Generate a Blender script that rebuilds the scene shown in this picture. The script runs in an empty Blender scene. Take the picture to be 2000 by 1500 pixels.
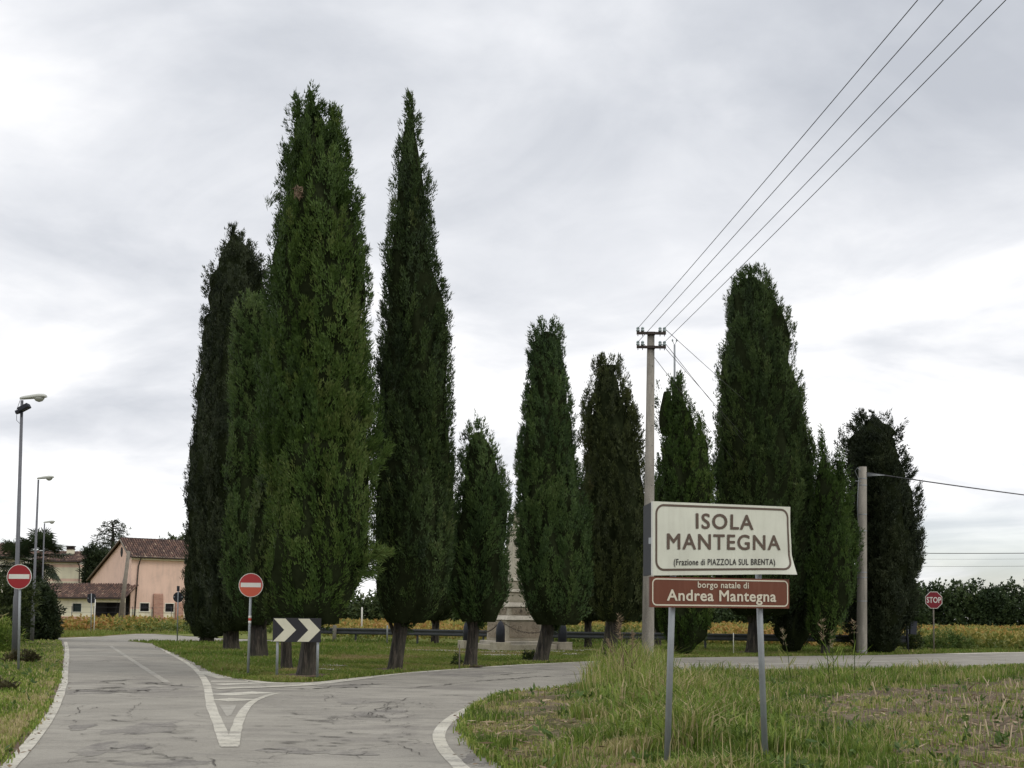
import bpy, bmesh, math, random
import numpy as np
from mathutils import Vector, Matrix, Euler
from mathutils.geometry import tessellate_polygon
random.seed(7)
RNG = np.random.default_rng(7)
SC = bpy.context.scene
COL = SC.collection
R = math.radians

# ------------------------------------------------------------------ camera, sky, sun, exposure
F_PX, CAM_H, PITCH, ROLL, SHIFT = 2300.0, 1.5, R(4.0), 0.010, 0.1456
cam = bpy.data.cameras.new('camera')
cam.sensor_width = 36.0; cam.lens = 36.0 * F_PX / 2000.0
cam.shift_y = SHIFT; cam.clip_start = 0.1; cam.clip_end = 5000
cam_ob = bpy.data.objects.new('camera', cam); COL.objects.link(cam_ob)
CM = Matrix.Rotation(math.pi/2 + PITCH, 3, 'X') @ Matrix.Rotation(ROLL, 3, 'Z')
cam_ob.matrix_world = Matrix.Translation((0, 0, CAM_H)) @ CM.to_4x4()
SC.camera = cam_ob

SUN_AZ, SUN_EL = R(112), R(42)          # azimuth from +Y (view direction) clockwise
world = bpy.data.worlds.new('World'); SC.world = world; world.use_nodes = True
def build_world():
    nt = world.node_tree; nt.nodes.clear(); N = nt.nodes; L = nt.links
    out = N.new('ShaderNodeOutputWorld'); mix = N.new('ShaderNodeMixShader')
    sky = N.new('ShaderNodeTexSky'); sky.sky_type = 'NISHITA'; sky.sun_disc = False
    sky.sun_elevation = SUN_EL; sky.sun_rotation = SUN_AZ
    bg1 = N.new('ShaderNodeBackground'); bg1.inputs['Strength'].default_value = 0.13
    bg2 = N.new('ShaderNodeBackground'); bg2.inputs['Strength'].default_value = 1.2
    L.new(sky.outputs[0], bg1.inputs[0])
    tc = N.new('ShaderNodeTexCoord'); sep = N.new('ShaderNodeSeparateXYZ')
    L.new(tc.outputs['Generated'], sep.inputs[0])
    def M(op, a, b=None, c=None, clamp=False):
        m = N.new('ShaderNodeMath'); m.operation = op; m.use_clamp = clamp
        for i, v in enumerate((a, b, c)):
            if v is None: continue
            if isinstance(v, (int, float)): m.inputs[i].default_value = v
            else: L.new(v, m.inputs[i])
        return m.outputs[0]
    z = M('MAXIMUM', sep.outputs['Z'], 0.0)
    zz = M('ADD', z, 0.16)
    u = M('DIVIDE', sep.outputs['X'], zz); v = M('DIVIDE', sep.outputs['Y'], zz)
    cmb = N.new('ShaderNodeCombineXYZ'); L.new(u, cmb.inputs[0]); L.new(v, cmb.inputs[1])
    def noise(scale, det, rough, off, dist=0.0):
        mp = N.new('ShaderNodeMapping'); mp.inputs['Location'].default_value = off
        L.new(cmb.outputs[0], mp.inputs[0])
        n = N.new('ShaderNodeTexNoise'); n.inputs['Scale'].default_value = scale
        n.inputs['Detail'].default_value = det; n.inputs['Roughness'].default_value = rough
        n.inputs['Distortion'].default_value = dist
        L.new(mp.outputs[0], n.inputs['Vector']); return n.outputs['Fac']
    n1 = noise(0.50, 3, 0.45, (3.1, 0.4, 0), 0.3)
    n2 = noise(1.5, 6, 0.52, (1.7, 5.2, 0), 0.6)
    n3 = noise(5.0, 5, 0.6, (9.7, 2.2, 0), 0.4)
    s = M('ADD', M('MULTIPLY', n1, 0.74), M('ADD', M('MULTIPLY', n2, 0.62), M('MULTIPLY', n3, 0.12)))
    # thinner cloud low down, towards the horizon, and towards the left of the view
    low = M('SUBTRACT', 1.0, M('MULTIPLY', z, 2.6, clamp=True), clamp=True)
    s = M('ADD', s, M('MULTIPLY', low, 0.14))
    s = M('ADD', s, M('MULTIPLY', sep.outputs['X'], -0.16))
    ramp = N.new('ShaderNodeValToRGB'); L.new(s, ramp.inputs[0])
    e = ramp.color_ramp.elements
    e[0].position = 0.53; e[0].color = (0.47, 0.495, 0.545, 1)
    e[1].position = 0.95; e[1].color = (1.12, 1.12, 1.12, 1)
    for p, c in ((0.63, (0.575, 0.597, 0.642, 1)), (0.735, (0.715, 0.73, 0.766, 1)), (0.84, (0.91, 0.91, 0.92, 1))):
        k = e.new(p); k.color = c
    L.new(ramp.outputs[0], bg2.inputs[0])
    # clear gaps only near the horizon
    n4 = noise(0.9, 5, 0.5, (4.4, 7.7, 0), 0.2)
    gap = M('MULTIPLY', M('SUBTRACT', n4, 0.40, clamp=True), 7.0, clamp=True)
    gl = M('SUBTRACT', 1.0, M('MULTIPLY', z, 9.0), clamp=True)
    cover = M('SUBTRACT', 1.0, M('MULTIPLY', M('MULTIPLY', gap, gl), 0.85), clamp=True)
    L.new(cover, mix.inputs[0]); L.new(bg1.outputs[0], mix.inputs[1]); L.new(bg2.outputs[0], mix.inputs[2])
    L.new(mix.outputs[0], out.inputs[0])
build_world()
sun = bpy.data.lights.new('sun', 'SUN'); sun.energy = 1.1; sun.angle = R(18); sun.color = (1.0, 0.95, 0.87)
sun_ob = bpy.data.objects.new('sun', sun); COL.objects.link(sun_ob)
sd = Vector((math.sin(SUN_AZ)*math.cos(SUN_EL), math.cos(SUN_AZ)*math.cos(SUN_EL), math.sin(SUN_EL)))
sun_ob.rotation_euler = sd.to_track_quat('Z', 'Y').to_euler(); sun_ob.location = sd * 80
vs = SC.view_settings
vs.view_transform = 'Standard'; vs.look = 'None'; vs.exposure = 0.0; vs.gamma = 1.0; vs.use_curve_mapping = False
SC.cycles.max_bounces = 6; SC.cycles.diffuse_bounces = 3; SC.cycles.transparent_max_bounces = 8
SC.cycles.use_denoising = True

# ------------------------------------------------------------------ survey: photograph rows and columns to places on the ground
PX0, PY0 = 1000.0, 750.0 + SHIFT*2000.0
def ray(px, py):
    d = CM @ Vector(((px - PX0)/F_PX, (PY0 - py)/F_PX, -1.0))
    return d
def at(px, py, Y):
    d = ray(px, py); t = Y/d.y
    return Vector((d.x*t, Y, CAM_H + d.z*t))
def G(px, py, z=0.0):
    d = ray(px, py); t = (z - CAM_H)/d.z
    return Vector((d.x*t, d.y*t, z))

# ------------------------------------------------------------------ materials
def mat(name, build):
    m = bpy.data.materials.new(name); m.use_nodes = True
    nt = m.node_tree; nt.nodes.clear()
    o = nt.nodes.new('ShaderNodeOutputMaterial')
    b = nt.nodes.new('ShaderNodeBsdfPrincipled')
    nt.links.new(b.outputs[0], o.inputs[0])
    build(NB(nt), b, o); return m
class NB:
    def __init__(s, nt): s.nt = nt
    def new(s, t): return s.nt.nodes.new(t)
    def link(s, a, b): s.nt.links.new(a, b)
    def val(s, inp, v):
        if isinstance(v, (int, float)): inp.default_value = v
        elif isinstance(v, (tuple, list)): inp.default_value = tuple(v) + ((1,) if len(v) == 3 and inp.type == 'RGBA' else ())
        else: s.link(v, inp)
    def coord(s, kind='Object', scale=(1, 1, 1), loc=(0, 0, 0)):
        if kind == 'World':
            t = s.new('ShaderNodeNewGeometry').outputs['Position']
        else: t = s.new('ShaderNodeTexCoord').outputs[kind]
        mp = s.new('ShaderNodeMapping'); mp.inputs['Scale'].default_value = scale; mp.inputs['Location'].default_value = loc
        s.link(t, mp.inputs[0]); return mp.outputs[0]
    def noise(s, vec, scale, det=4, rough=0.55, dist=0.0, col=False):
        n = s.new('ShaderNodeTexNoise'); s.link(vec, n.inputs['Vector'])
        n.inputs['Scale'].default_value = scale; n.inputs['Detail'].default_value = det
        n.inputs['Roughness'].default_value = rough; n.inputs['Distortion'].default_value = dist
        return n.outputs['Color' if col else 'Fac']
    def ramp(s, fac, stops, interp='LINEAR'):
        r = s.new('ShaderNodeValToRGB'); s.val(r.inputs[0], fac); e = r.color_ramp.elements
        r.color_ramp.interpolation = interp
        for i, (p, c) in enumerate(stops):
            k = e[i] if i < 2 else e.new(p)
            k.position = p; k.color = tuple(c) + (1,) if len(c) == 3 else c
        return r.outputs[0]
    def math(s, op, a, b=0.0, clamp=False):
        m = s.new('ShaderNodeMath'); m.operation = op; m.use_clamp = clamp
        s.val(m.inputs[0], a); s.val(m.inputs[1], b); return m.outputs[0]
    def mix(s, fac, a, b, mode='MIX'):
        m = s.new('ShaderNodeMix'); m.data_type = 'RGBA'; m.blend_type = mode
        s.val(m.inputs[0], fac); s.val(m.inputs[6], a); s.val(m.inputs[7], b); return m.outputs[2]
    def attr(s, name):
        a = s.new('ShaderNodeAttribute'); a.attribute_name = name; return a.outputs['Fac']
    def bump(s, h, b, strength=0.3, dist=0.02):
        n = s.new('ShaderNodeBump'); n.inputs['Strength'].default_value = strength; n.inputs['Distance'].default_value = dist
        s.link(h, n.inputs['Height']); s.link(n.outputs[0], b.inputs['Normal'])
def g3(v): return (v, v, v)

def plain(name, c, rough=0.6, var=0.25, scale=6.0, metal=0.0, bump=0.0, kind='Object', spec=0.3):
    def f(n, b, o):
        v = n.coord(kind)
        f1 = n.noise(v, scale, 5, 0.6); f2 = n.noise(v, scale*7, 3, 0.6)
        h = n.math('ADD', n.math('MULTIPLY', f1, 0.7), n.math('MULTIPLY', f2, 0.3))
        d = tuple(x*(1-var) for x in c); l = tuple(min(1, x*(1+var)) for x in c)
        n.link(n.ramp(h, [(0.3, d), (0.7, l)]), b.inputs['Base Color'])
        b.inputs['Roughness'].default_value = rough; b.inputs['Metallic'].default_value = metal
        b.inputs['Specular IOR Level'].default_value = spec
        if bump: n.bump(h, b, bump, 0.03)
    return mat(name, f)

def leafmat(name, stops, trans=0.2, rough=0.6, spec=0.25):
    def f(n, b, o):
        t = n.attr('tint')
        c = n.ramp(t, stops)
        n.link(c, b.inputs['Base Color']); b.inputs['Roughness'].default_value = rough
        b.inputs['Specular IOR Level'].default_value = spec
        tr = n.new('ShaderNodeBsdfTranslucent'); n.link(c, tr.inputs[0])
        mx = n.new('ShaderNodeMixShader'); mx.inputs[0].default_value = trans
        n.link(b.outputs[0], mx.inputs[1]); n.link(tr.outputs[0], mx.inputs[2]); n.link(mx.outputs[0], o.inputs[0])
    return mat(name, f)

M = {}
# cypress foliage, a few shades
M['cyp_olive'] = leafmat('cypress_olive', [(0.0, (0.026, 0.048, 0.012)), (0.45, (0.054, 0.098, 0.020)), (0.8, (0.082, 0.135, 0.027)), (1.0, (0.12, 0.155, 0.042))])
M['cyp_dark'] = leafmat('cypress_dark', [(0.0, (0.021, 0.036, 0.015)), (0.45, (0.044, 0.074, 0.022)), (0.8, (0.070, 0.110, 0.030)), (1.0, (0.10, 0.125, 0.042))])
M['cyp_green'] = leafmat('cypress_green', [(0.0, (0.024, 0.045, 0.017)), (0.45, (0.050, 0.090, 0.027)), (0.8, (0.082, 0.134, 0.037)), (1.0, (0.11, 0.155, 0.05))])
M['cyp_brown'] = leafmat('cypress_brown', [(0.0, (0.025, 0.033, 0.013)), (0.45, (0.052, 0.066, 0.022)), (0.8, (0.078, 0.096, 0.03)), (1.0, (0.115, 0.105, 0.046))])
M['cyp_black'] = leafmat('cypress_black', [(0.0, (0.014, 0.021, 0.013)), (0.5, (0.029, 0.041, 0.020)), (1.0, (0.055, 0.068, 0.032))])
M['inner_twig_shade'] = plain('inner_twig_shade', (0.017, 0.022, 0.010), 0.95, 0.4, 9, spec=0.0)  # crown core twigs, darkened: the shade between tufts is painted into this colour
M['leaf_dark'] = leafmat('leaf_dark', [(0.0, (0.012, 0.02, 0.009)), (0.5, (0.026, 0.042, 0.016)), (1.0, (0.06, 0.08, 0.03))])
M['leaf_weed'] = leafmat('weed_leaf', [(0.0, (0.05, 0.09, 0.02)), (0.5, (0.10, 0.16, 0.035)), (1.0, (0.2, 0.22, 0.07))])
M['bramble'] = leafmat('bramble_leaf', [(0.0, (0.03, 0.025, 0.014)), (0.5, (0.07, 0.065, 0.025)), (1.0, (0.15, 0.11, 0.06))])
M['leaf_mid'] = leafmat('leaf_mid', [(0.0, (0.02, 0.03, 0.01)), (0.5, (0.045, 0.065, 0.018)), (1.0, (0.10, 0.12, 0.035))])
M['leaf_wood'] = leafmat('leaf_wood', [(0.0, (0.024, 0.042, 0.018)), (0.5, (0.055, 0.083, 0.030)), (1.0, (0.11, 0.14, 0.05))])
M['soy'] = leafmat('field_crop', [(0.0, (0.08, 0.12, 0.025)), (0.35, (0.18, 0.195, 0.045)), (0.65, (0.31, 0.255, 0.065)), (0.85, (0.36, 0.235, 0.065)), (1.0, (0.36, 0.19, 0.06))])
M['grass'] = leafmat('grass_blades', [(0.0, (0.06, 0.10, 0.018)), (0.35, (0.14, 0.215, 0.032)), (0.6, (0.25, 0.31, 0.06)), (0.8, (0.36, 0.33, 0.13)), (1.0, (0.50, 0.40, 0.24))], 0.3)
M['lawn'] = leafmat('lawn_blades', [(0.0, (0.085, 0.145, 0.020)), (0.5, (0.15, 0.205, 0.036)), (0.8, (0.22, 0.235, 0.06)), (1.0, (0.34, 0.27, 0.13))], 0.3)
M['dry'] = leafmat('dry_stalk', [(0.0, (0.15, 0.10, 0.065)), (0.5, (0.32, 0.24, 0.15)), (1.0, (0.52, 0.42, 0.29))], 0.1)
M['flower'] = leafmat('rose_leaves', [(0.0, (0.03, 0.06, 0.015)), (0.6, (0.06, 0.10, 0.03)), (0.8, (0.45, 0.05, 0.06)), (1.0, (0.5, 0.1, 0.11))])

def f_bark(n, b, o):
    v = n.coord('Object', (9, 9, 1.1)); h = n.noise(v, 1.6, 7, 0.65, 0.6)
    h2 = n.noise(n.coord('Object'), 1.3, 3)
    c = n.ramp(h, [(0.38, (0.007, 0.006, 0.005)), (0.52, (0.026, 0.021, 0.017)), (0.68, (0.11, 0.09, 0.072))])
    c = n.mix(n.ramp(h2, [(0.4, g3(0)), (0.7, g3(0.6))]), c, (0.07, 0.065, 0.04))
    n.link(c, b.inputs['Base Color']); b.inputs['Roughness'].default_value = 0.9; n.bump(h, b, 0.9, 0.05)
M['bark'] = mat('bark', f_bark)

def f_asphalt(n, b, o):
    v = n.coord('World')
    big = n.noise(v, 0.16, 4, 0.55); mid = n.noise(v, 0.8, 5, 0.6, 0.4); fine = n.noise(v, 18, 5, 0.75); grit = n.noise(v, 70, 3, 0.7)
    c = n.ramp(n.math('ADD', n.math('MULTIPLY', big, 0.55), n.math('MULTIPLY', mid, 0.45)), [(0.36, (0.215, 0.20, 0.171)), (0.52, (0.298, 0.28, 0.24)), (0.66, (0.36, 0.338, 0.292))])
    # worn dark patches and streaks lying across the lane, where the binder shows
    def streak(sx, sy, off, lo, hi, m_scale, mlo, mhi):
        st = n.noise(n.coord('World', (sx, sy, 1), off), 1.0, 7, 0.68, 0.7); m = n.noise(n.coord('World', (1, 1, 1), off), m_scale, 3, 0.5)
        return n.math('MULTIPLY', n.ramp(st, [(lo, g3(0)), (hi, g3(1))]), n.ramp(m, [(mlo, g3(0)), (mhi, g3(1))]))
    s1 = streak(0.45, 0.8, (3, 7, 0), 0.49, 0.61, 0.12, 0.38, 0.52)
    s2 = streak(0.8, 3.4, (13, 2, 0), 0.515, 0.585, 0.12, 0.36, 0.50)
    c = n.mix(n.math('MULTIPLY', s1, 0.62), c, (0.145, 0.132, 0.12))
    c = n.mix(n.math('MULTIPLY', s2, 0.42), c, (0.12, 0.11, 0.10))
    c = n.mix(n.math('MULTIPLY', n.ramp(fine, [(0.36, g3(0)), (0.7, g3(1))]), 0.40), c, (0.43, 0.41, 0.36))
    c = n.mix(n.math('MULTIPLY', n.ramp(grit, [(0.33, g3(1)), (0.52, g3(0))]), 0.42), c, (0.11, 0.10, 0.092))
    wv = n.new('ShaderNodeVectorMath'); wv.operation = 'ADD'
    wn = n.new('ShaderNodeVectorMath'); wn.operation = 'SCALE'; wn.inputs['Scale'].default_value = 1.3
    n.link(n.noise(v, 0.9, 7, 0.72, 0.0, True), wn.inputs[0]); n.link(v, wv.inputs[0]); n.link(wn.outputs[0], wv.inputs[1])
    def crack(scale, w, off, lo, hi):
        vo = n.new('ShaderNodeTexVoronoi'); vo.feature = 'DISTANCE_TO_EDGE'; vo.inputs['Scale'].default_value = scale
        n.link(wv.outputs[0], vo.inputs['Vector']); m = n.noise(n.coord('World', (1, 1, 1), off), 0.3, 5, 0.6)
        return n.math('MULTIPLY', n.ramp(vo.outputs['Distance'], [(0.0, g3(1)), (w, g3(0))]), n.ramp(m, [(lo, g3(0)), (hi, g3(1))]))
    cr = n.math('MAXIMUM', crack(0.21, 0.007, (5, 1, 0), 0.47, 0.53), n.math('MULTIPLY', crack(1.3, 0.022, (11, 4, 0), 0.56, 0.64), 0.8))
    cr = n.math('MULTIPLY', cr, n.ramp(n.noise(v, 2.6, 4, 0.7), [(0.42, g3(0.1)), (0.55, g3(1))]))
    c = n.mix(n.math('MULTIPLY', cr, 0.8), c, (0.05, 0.045, 0.04))
    n.link(c, b.inputs['Base Color']); b.inputs['Roughness'].default_value = 0.9
    b.inputs['Specular IOR Level'].default_value = 0.25
    hh = n.math('SUBTRACT', n.math('ADD', n.math('MULTIPLY', grit, 0.6), n.math('MULTIPLY', fine, 0.4)), cr)
    n.bump(hh, b, 0.5, 0.012)
M['asphalt'] = mat('asphalt', f_asphalt)

def paint_nodes(n, b, lo, hi, c1, c2):
    v = n.coord('World'); w1 = n.noise(v, 2.0, 7, 0.72, 0.6); w2 = n.noise(v, 28, 5, 0.75); big = n.noise(v, 0.6, 4, 0.6)
    w3 = n.noise(n.coord('World', (1.0, 4.0, 1)), 1.3, 6, 0.7, 0.5)
    k = n.math('ADD', n.math('MULTIPLY', w1, 0.34), n.math('ADD', n.math('MULTIPLY', w2, 0.36), n.math('MULTIPLY', w3, 0.30)))
    c = n.mix(n.ramp(big, [(0.35, g3(0)), (0.65, g3(1))]), c1, c2)
    c = n.mix(n.math('MULTIPLY', n.ramp(w2, [(0.35, g3(1)), (0.6, g3(0))]), 0.3), c, (0.33, 0.31, 0.265))
    c = n.mix(n.ramp(k, [(lo, g3(0.0)), (hi, g3(1))]), c, (0.27, 0.252, 0.216))
    n.link(c, b.inputs['Base Color']); b.inputs['Roughness'].default_value = 0.8; n.bump(w2, b, 0.3, 0.006)
def f_paint(n, b, o): paint_nodes(n, b, 0.485, 0.565, (0.49, 0.465, 0.385), (0.60, 0.575, 0.495))
M['paint'] = mat('road_paint', f_paint)
def f_paintworn(n, b, o): paint_nodes(n, b, 0.42, 0.54, (0.42, 0.40, 0.345), (0.46, 0.44, 0.385))
M['paint_worn'] = mat('road_paint_worn', f_paintworn)

def ground(name, c1, c2, c3, s=0.5):
    def f(n, b, o):
        v = n.coord('World'); a = n.noise(v, s, 5, 0.6, 0.3); d = n.noise(v, s*14, 5, 0.7)
        h = n.math('ADD', n.math('MULTIPLY', a, 0.55), n.math('MULTIPLY', d, 0.45))
        n.link(n.ramp(h, [(0.36, c1), (0.5, c2), (0.64, c3)]), b.inputs['Base Color'])
        b.inputs['Roughness'].default_value = 0.95; b.inputs['Specular IOR Level'].default_value = 0.15; n.bump(d, b, 0.7, 0.05)
    return mat(name, f)
M['g_lawn'] = ground('lawn_ground', (0.085, 0.115, 0.022), (0.14, 0.165, 0.035), (0.22, 0.20, 0.08))
M['g_verge'] = ground('verge_ground', (0.055, 0.07, 0.015), (0.10, 0.11, 0.03), (0.17, 0.13, 0.07), 0.8)
M['g_field'] = ground('field_ground', (0.085, 0.09, 0.02), (0.16, 0.14, 0.035), (0.24, 0.18, 0.05), 0.15)
M['g_soil'] = ground('soil_ground', (0.07, 0.05, 0.035), (0.13, 0.095, 0.066), (0.22, 0.165, 0.12), 1.2)
M['g_edge'] = ground('edge_dirt', (0.12, 0.085, 0.06), (0.20, 0.15, 0.11), (0.30, 0.25, 0.19), 2.0)
def f_rfield(n, b, o):
    v = n.coord('World'); a = n.noise(v, 0.7, 5, 0.6, 0.3); d = n.noise(v, 9, 6, 0.7); s = n.attr('soil')
    h = n.math('ADD', n.math('MULTIPLY', a, 0.4), n.math('MULTIPLY', d, 0.6))
    gr = n.ramp(h, [(0.36, (0.045, 0.055, 0.014)), (0.5, (0.095, 0.10, 0.03)), (0.64, (0.17, 0.13, 0.07))])
    so = n.ramp(h, [(0.36, (0.062, 0.047, 0.032)), (0.5, (0.135, 0.105, 0.072)), (0.64, (0.235, 0.19, 0.13))])
    k = n.ramp(n.math('ADD', s, n.math('MULTIPLY', n.math('SUBTRACT', a, 0.5), 1.2)), [(0.35, g3(0)), (0.6, g3(1))])
    n.link(n.mix(k, gr, so), b.inputs['Base Color']); b.inputs['Roughness'].default_value = 0.95
    b.inputs['Specular IOR Level'].default_value = 0.15; n.bump(d, b, 0.9, 0.06)
M['rfield'] = mat('roadside_field_ground', f_rfield)
M['gravel'] = ground('gravel', (0.22, 0.20, 0.16), (0.36, 0.33, 0.28), (0.52, 0.49, 0.43), 3.0)

M['galv'] = plain('galvanised_steel', (0.30, 0.32, 0.335), 0.5, 0.14, 5, 0.35)
M['lamp_pole'] = plain('painted_pole', (0.135, 0.138, 0.152), 0.5, 0.15, 3, 0.2)
M['lamp_head'] = plain('lamp_housing', (0.50, 0.51, 0.47), 0.5, 0.1, 5)
M['lamp_lens'] = plain('lamp_lens', (0.36, 0.37, 0.33), 0.15, 0.1, 5, spec=0.6)
M['dark_metal'] = plain('dark_metal', (0.022, 0.025, 0.035), 0.5, 0.2, 5)
M['rail_metal'] = plain('guardrail_steel', (0.055, 0.06, 0.064), 0.6, 0.25, 2.5, 0.1)
M['wood_post'] = plain('weathered_wood', (0.20, 0.175, 0.145), 0.85, 0.3, 4)
M['rust'] = plain('rusty_iron', (0.048, 0.036, 0.03), 0.7, 0.3, 9)
M['glass_ins'] = plain('insulator_glass', (0.30, 0.36, 0.37), 0.2, 0.15, 8, spec=0.6)
M['wire'] = plain('wire_metal', (0.05, 0.05, 0.055), 0.6, 0.1, 1)
M['sign_back'] = plain('sign_back', (0.014, 0.017, 0.024), 0.55, 0.2, 4)
M['sign_white'] = plain('sign_white', (0.62, 0.615, 0.505), 0.38, 0.035, 2.2, spec=0.4)
def signface(name, c, dirt, amt):
    def f(n, b, o):
        v = n.coord('Object'); a = n.noise(v, 2.2, 4, 0.6); st = n.noise(n.coord('Object', (9, 9, 0.9)), 1.3, 6, 0.68); sp = n.noise(v, 45, 3, 0.7)
        k = n.math('ADD', n.math('MULTIPLY', n.ramp(st, [(0.48, g3(0)), (0.75, g3(1))]), amt), n.math('MULTIPLY', n.ramp(sp, [(0.66, g3(0)), (0.74, g3(1))]), 0.35))
        base = n.ramp(a, [(0.35, tuple(x*0.92 for x in c)), (0.65, tuple(min(1, x*1.05) for x in c))])
        n.link(n.mix(k, base, dirt), b.inputs['Base Color']); n.link(n.ramp(a, [(0.3, g3(0.30)), (0.7, g3(0.46))]), b.inputs['Roughness'])
        b.inputs['Specular IOR Level'].default_value = 0.4
    return mat(name, f)
M['sign_white'] = signface('sign_white', (0.66, 0.67, 0.575), (0.40, 0.38, 0.30), 0.28)
M['sign_edge'] = plain('sign_edge', (0.60, 0.60, 0.56), 0.5, 0.08, 4)
M['sign_grey'] = plain('sign_lettering', (0.115, 0.082, 0.062), 0.5, 0.10, 4)
M['sign_black'] = plain('sign_small_lettering', (0.042, 0.036, 0.034), 0.5, 0.10, 4)
M['sign_brown'] = plain('sign_brown', (0.165, 0.045, 0.022), 0.38, 0.16, 2.0, spec=0.35)
M['sign_brown'] = signface('sign_brown', (0.138, 0.040, 0.019), (0.21, 0.085, 0.05), 0.45)
M['sign_brown_rim'] = plain('sign_brown_rim', (0.12, 0.05, 0.036), 0.5, 0.12, 3.0)
M['sign_cream'] = plain('sign_cream', (0.62, 0.57, 0.46), 0.5, 0.06, 4)
M['sign_red'] = plain('sign_red', (0.30, 0.010, 0.016), 0.4, 0.08, 4, spec=0.4)
def f_faded(n, b, o):
    v = n.coord('Object'); s = n.new('ShaderNodeSeparateXYZ'); n.link(v, s.inputs[0])
    w = n.math('ADD', s.outputs['Z'], n.math('MULTIPLY', n.math('SUBTRACT', n.noise(v, 3, 3), 0.5), 0.12))
    n.link(n.ramp(n.math('ADD', w, 0.5), [(0.49, (0.52, 0.085, 0.04)), (0.54, (0.37, 0.02, 0.022))]), b.inputs['Base Color'])
    b.inputs['Roughness'].default_value = 0.5
M['sign_red_faded'] = mat('sign_red_faded', f_faded)
M['sign_stop'] = plain('stop_red', (0.19, 0.012, 0.022), 0.45, 0.1, 4)
M['white'] = plain('reflective_white', (0.68, 0.67, 0.62), 0.5, 0.06, 4)
M['chev_white'] = plain('chevron_cream', (0.58, 0.56, 0.44), 0.45, 0.1, 2.5)
M['chev_black'] = plain('chevron_black', (0.022, 0.022, 0.026), 0.5, 0.2, 3)
M['tape'] = plain('red_tape', (0.45, 0.05, 0.03), 0.6, 0.3, 9)
def f_conc(n, b, o):
    v = n.coord('Object'); a = n.noise(n.coord('Object', (3, 3, 0.5)), 1.5, 5, 0.6); d = n.noise(v, 30, 4, 0.7)
    h = n.math('ADD', n.math('MULTIPLY', a, 0.6), n.math('MULTIPLY', d, 0.4))
    n.link(n.ramp(h, [(0.33, (0.125, 0.115, 0.096)), (0.5, (0.225, 0.208, 0.177)), (0.66, (0.33, 0.305, 0.262))]), b.inputs['Base Color'])
    b.inputs['Roughness'].default_value = 0.9; n.bump(d, b, 0.4, 0.01)
M['concrete'] = mat('concrete', f_conc)
def stone(name, c):
    def f(n, b, o):
        v = n.coord('Object'); a = n.noise(v, 1.6, 5, 0.65, 0.3); d = n.noise(v, 14, 5, 0.7)
        h = n.math('ADD', n.math('MULTIPLY', a, 0.6), n.math('MULTIPLY', d, 0.4))
        n.link(n.ramp(h, [(0.34, tuple(x*0.62 for x in c)), (0.5, c), (0.66, tuple(min(1, x*1.25) for x in c))]), b.inputs['Base Color'])
        b.inputs['Roughness'].default_value = 0.85; n.bump(d, b, 0.5, 0.015)
    return mat(name, f)
M['stone'] = stone('limestone', (0.39, 0.35, 0.275)); M['stone_light'] = stone('pale_limestone', (0.50, 0.46, 0.38))
M['stone_panel'] = stone('carved_stone', (0.30, 0.25, 0.19))
def wall(name, c, d):
    def f(n, b, o):
        v = n.coord('Object'); a = n.noise(v, 0.35, 5, 0.65, 0.4); e = n.noise(n.coord('Object', (2.5, 2.5, 0.35)), 1.0, 5, 0.65)
        h = n.math('ADD', n.math('MULTIPLY', a, 0.55), n.math('MULTIPLY', e, 0.45))
        n.link(n.ramp(h, [(0.36, d), (0.5, c), (0.68, tuple(min(1, x*1.1) for x in c))]), b.inputs['Base Color'])
        b.inputs['Roughness'].default_value = 0.9; n.bump(n.noise(v, 8, 4), b, 0.2, 0.02)
    return mat(name, f)
M['pink'] = wall('pink_plaster', (0.73, 0.52, 0.42), (0.58, 0.42, 0.345))
M['pink_base'] = wall('pink_base_plaster', (0.58, 0.34, 0.26), (0.45, 0.28, 0.22))
M['cream'] = wall('cream_plaster', (0.74, 0.70, 0.53), (0.62, 0.585, 0.45))
M['cream_white'] = wall('white_plaster', (0.76, 0.74, 0.64), (0.64, 0.62, 0.54))
M['greywall'] = wall('grey_plaster', (0.44, 0.44, 0.39), (0.36, 0.36, 0.33))
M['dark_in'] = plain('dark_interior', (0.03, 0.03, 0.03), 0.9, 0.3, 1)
M['shutter'] = plain('green_shutter', (0.035, 0.06, 0.05), 0.6, 0.15, 4)
def f_tile(n, b, o):
    t = n.attr('tint'); d = n.noise(n.coord('Object'), 5, 4)
    c = n.ramp(t, [(0.0, (0.055, 0.032, 0.028)), (0.4, (0.12, 0.068, 0.052)), (0.75, (0.20, 0.11, 0.08)), (1.0, (0.34, 0.24, 0.17))])
    n.link(n.mix(n.ramp(d, [(0.4, g3(0.45)), (0.65, g3(0))]), c, (0.06, 0.045, 0.04)), b.inputs['Base Color']); b.inputs['Roughness'].default_value = 0.9
M['tile'] = mat('roof_tile', f_tile)
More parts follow.
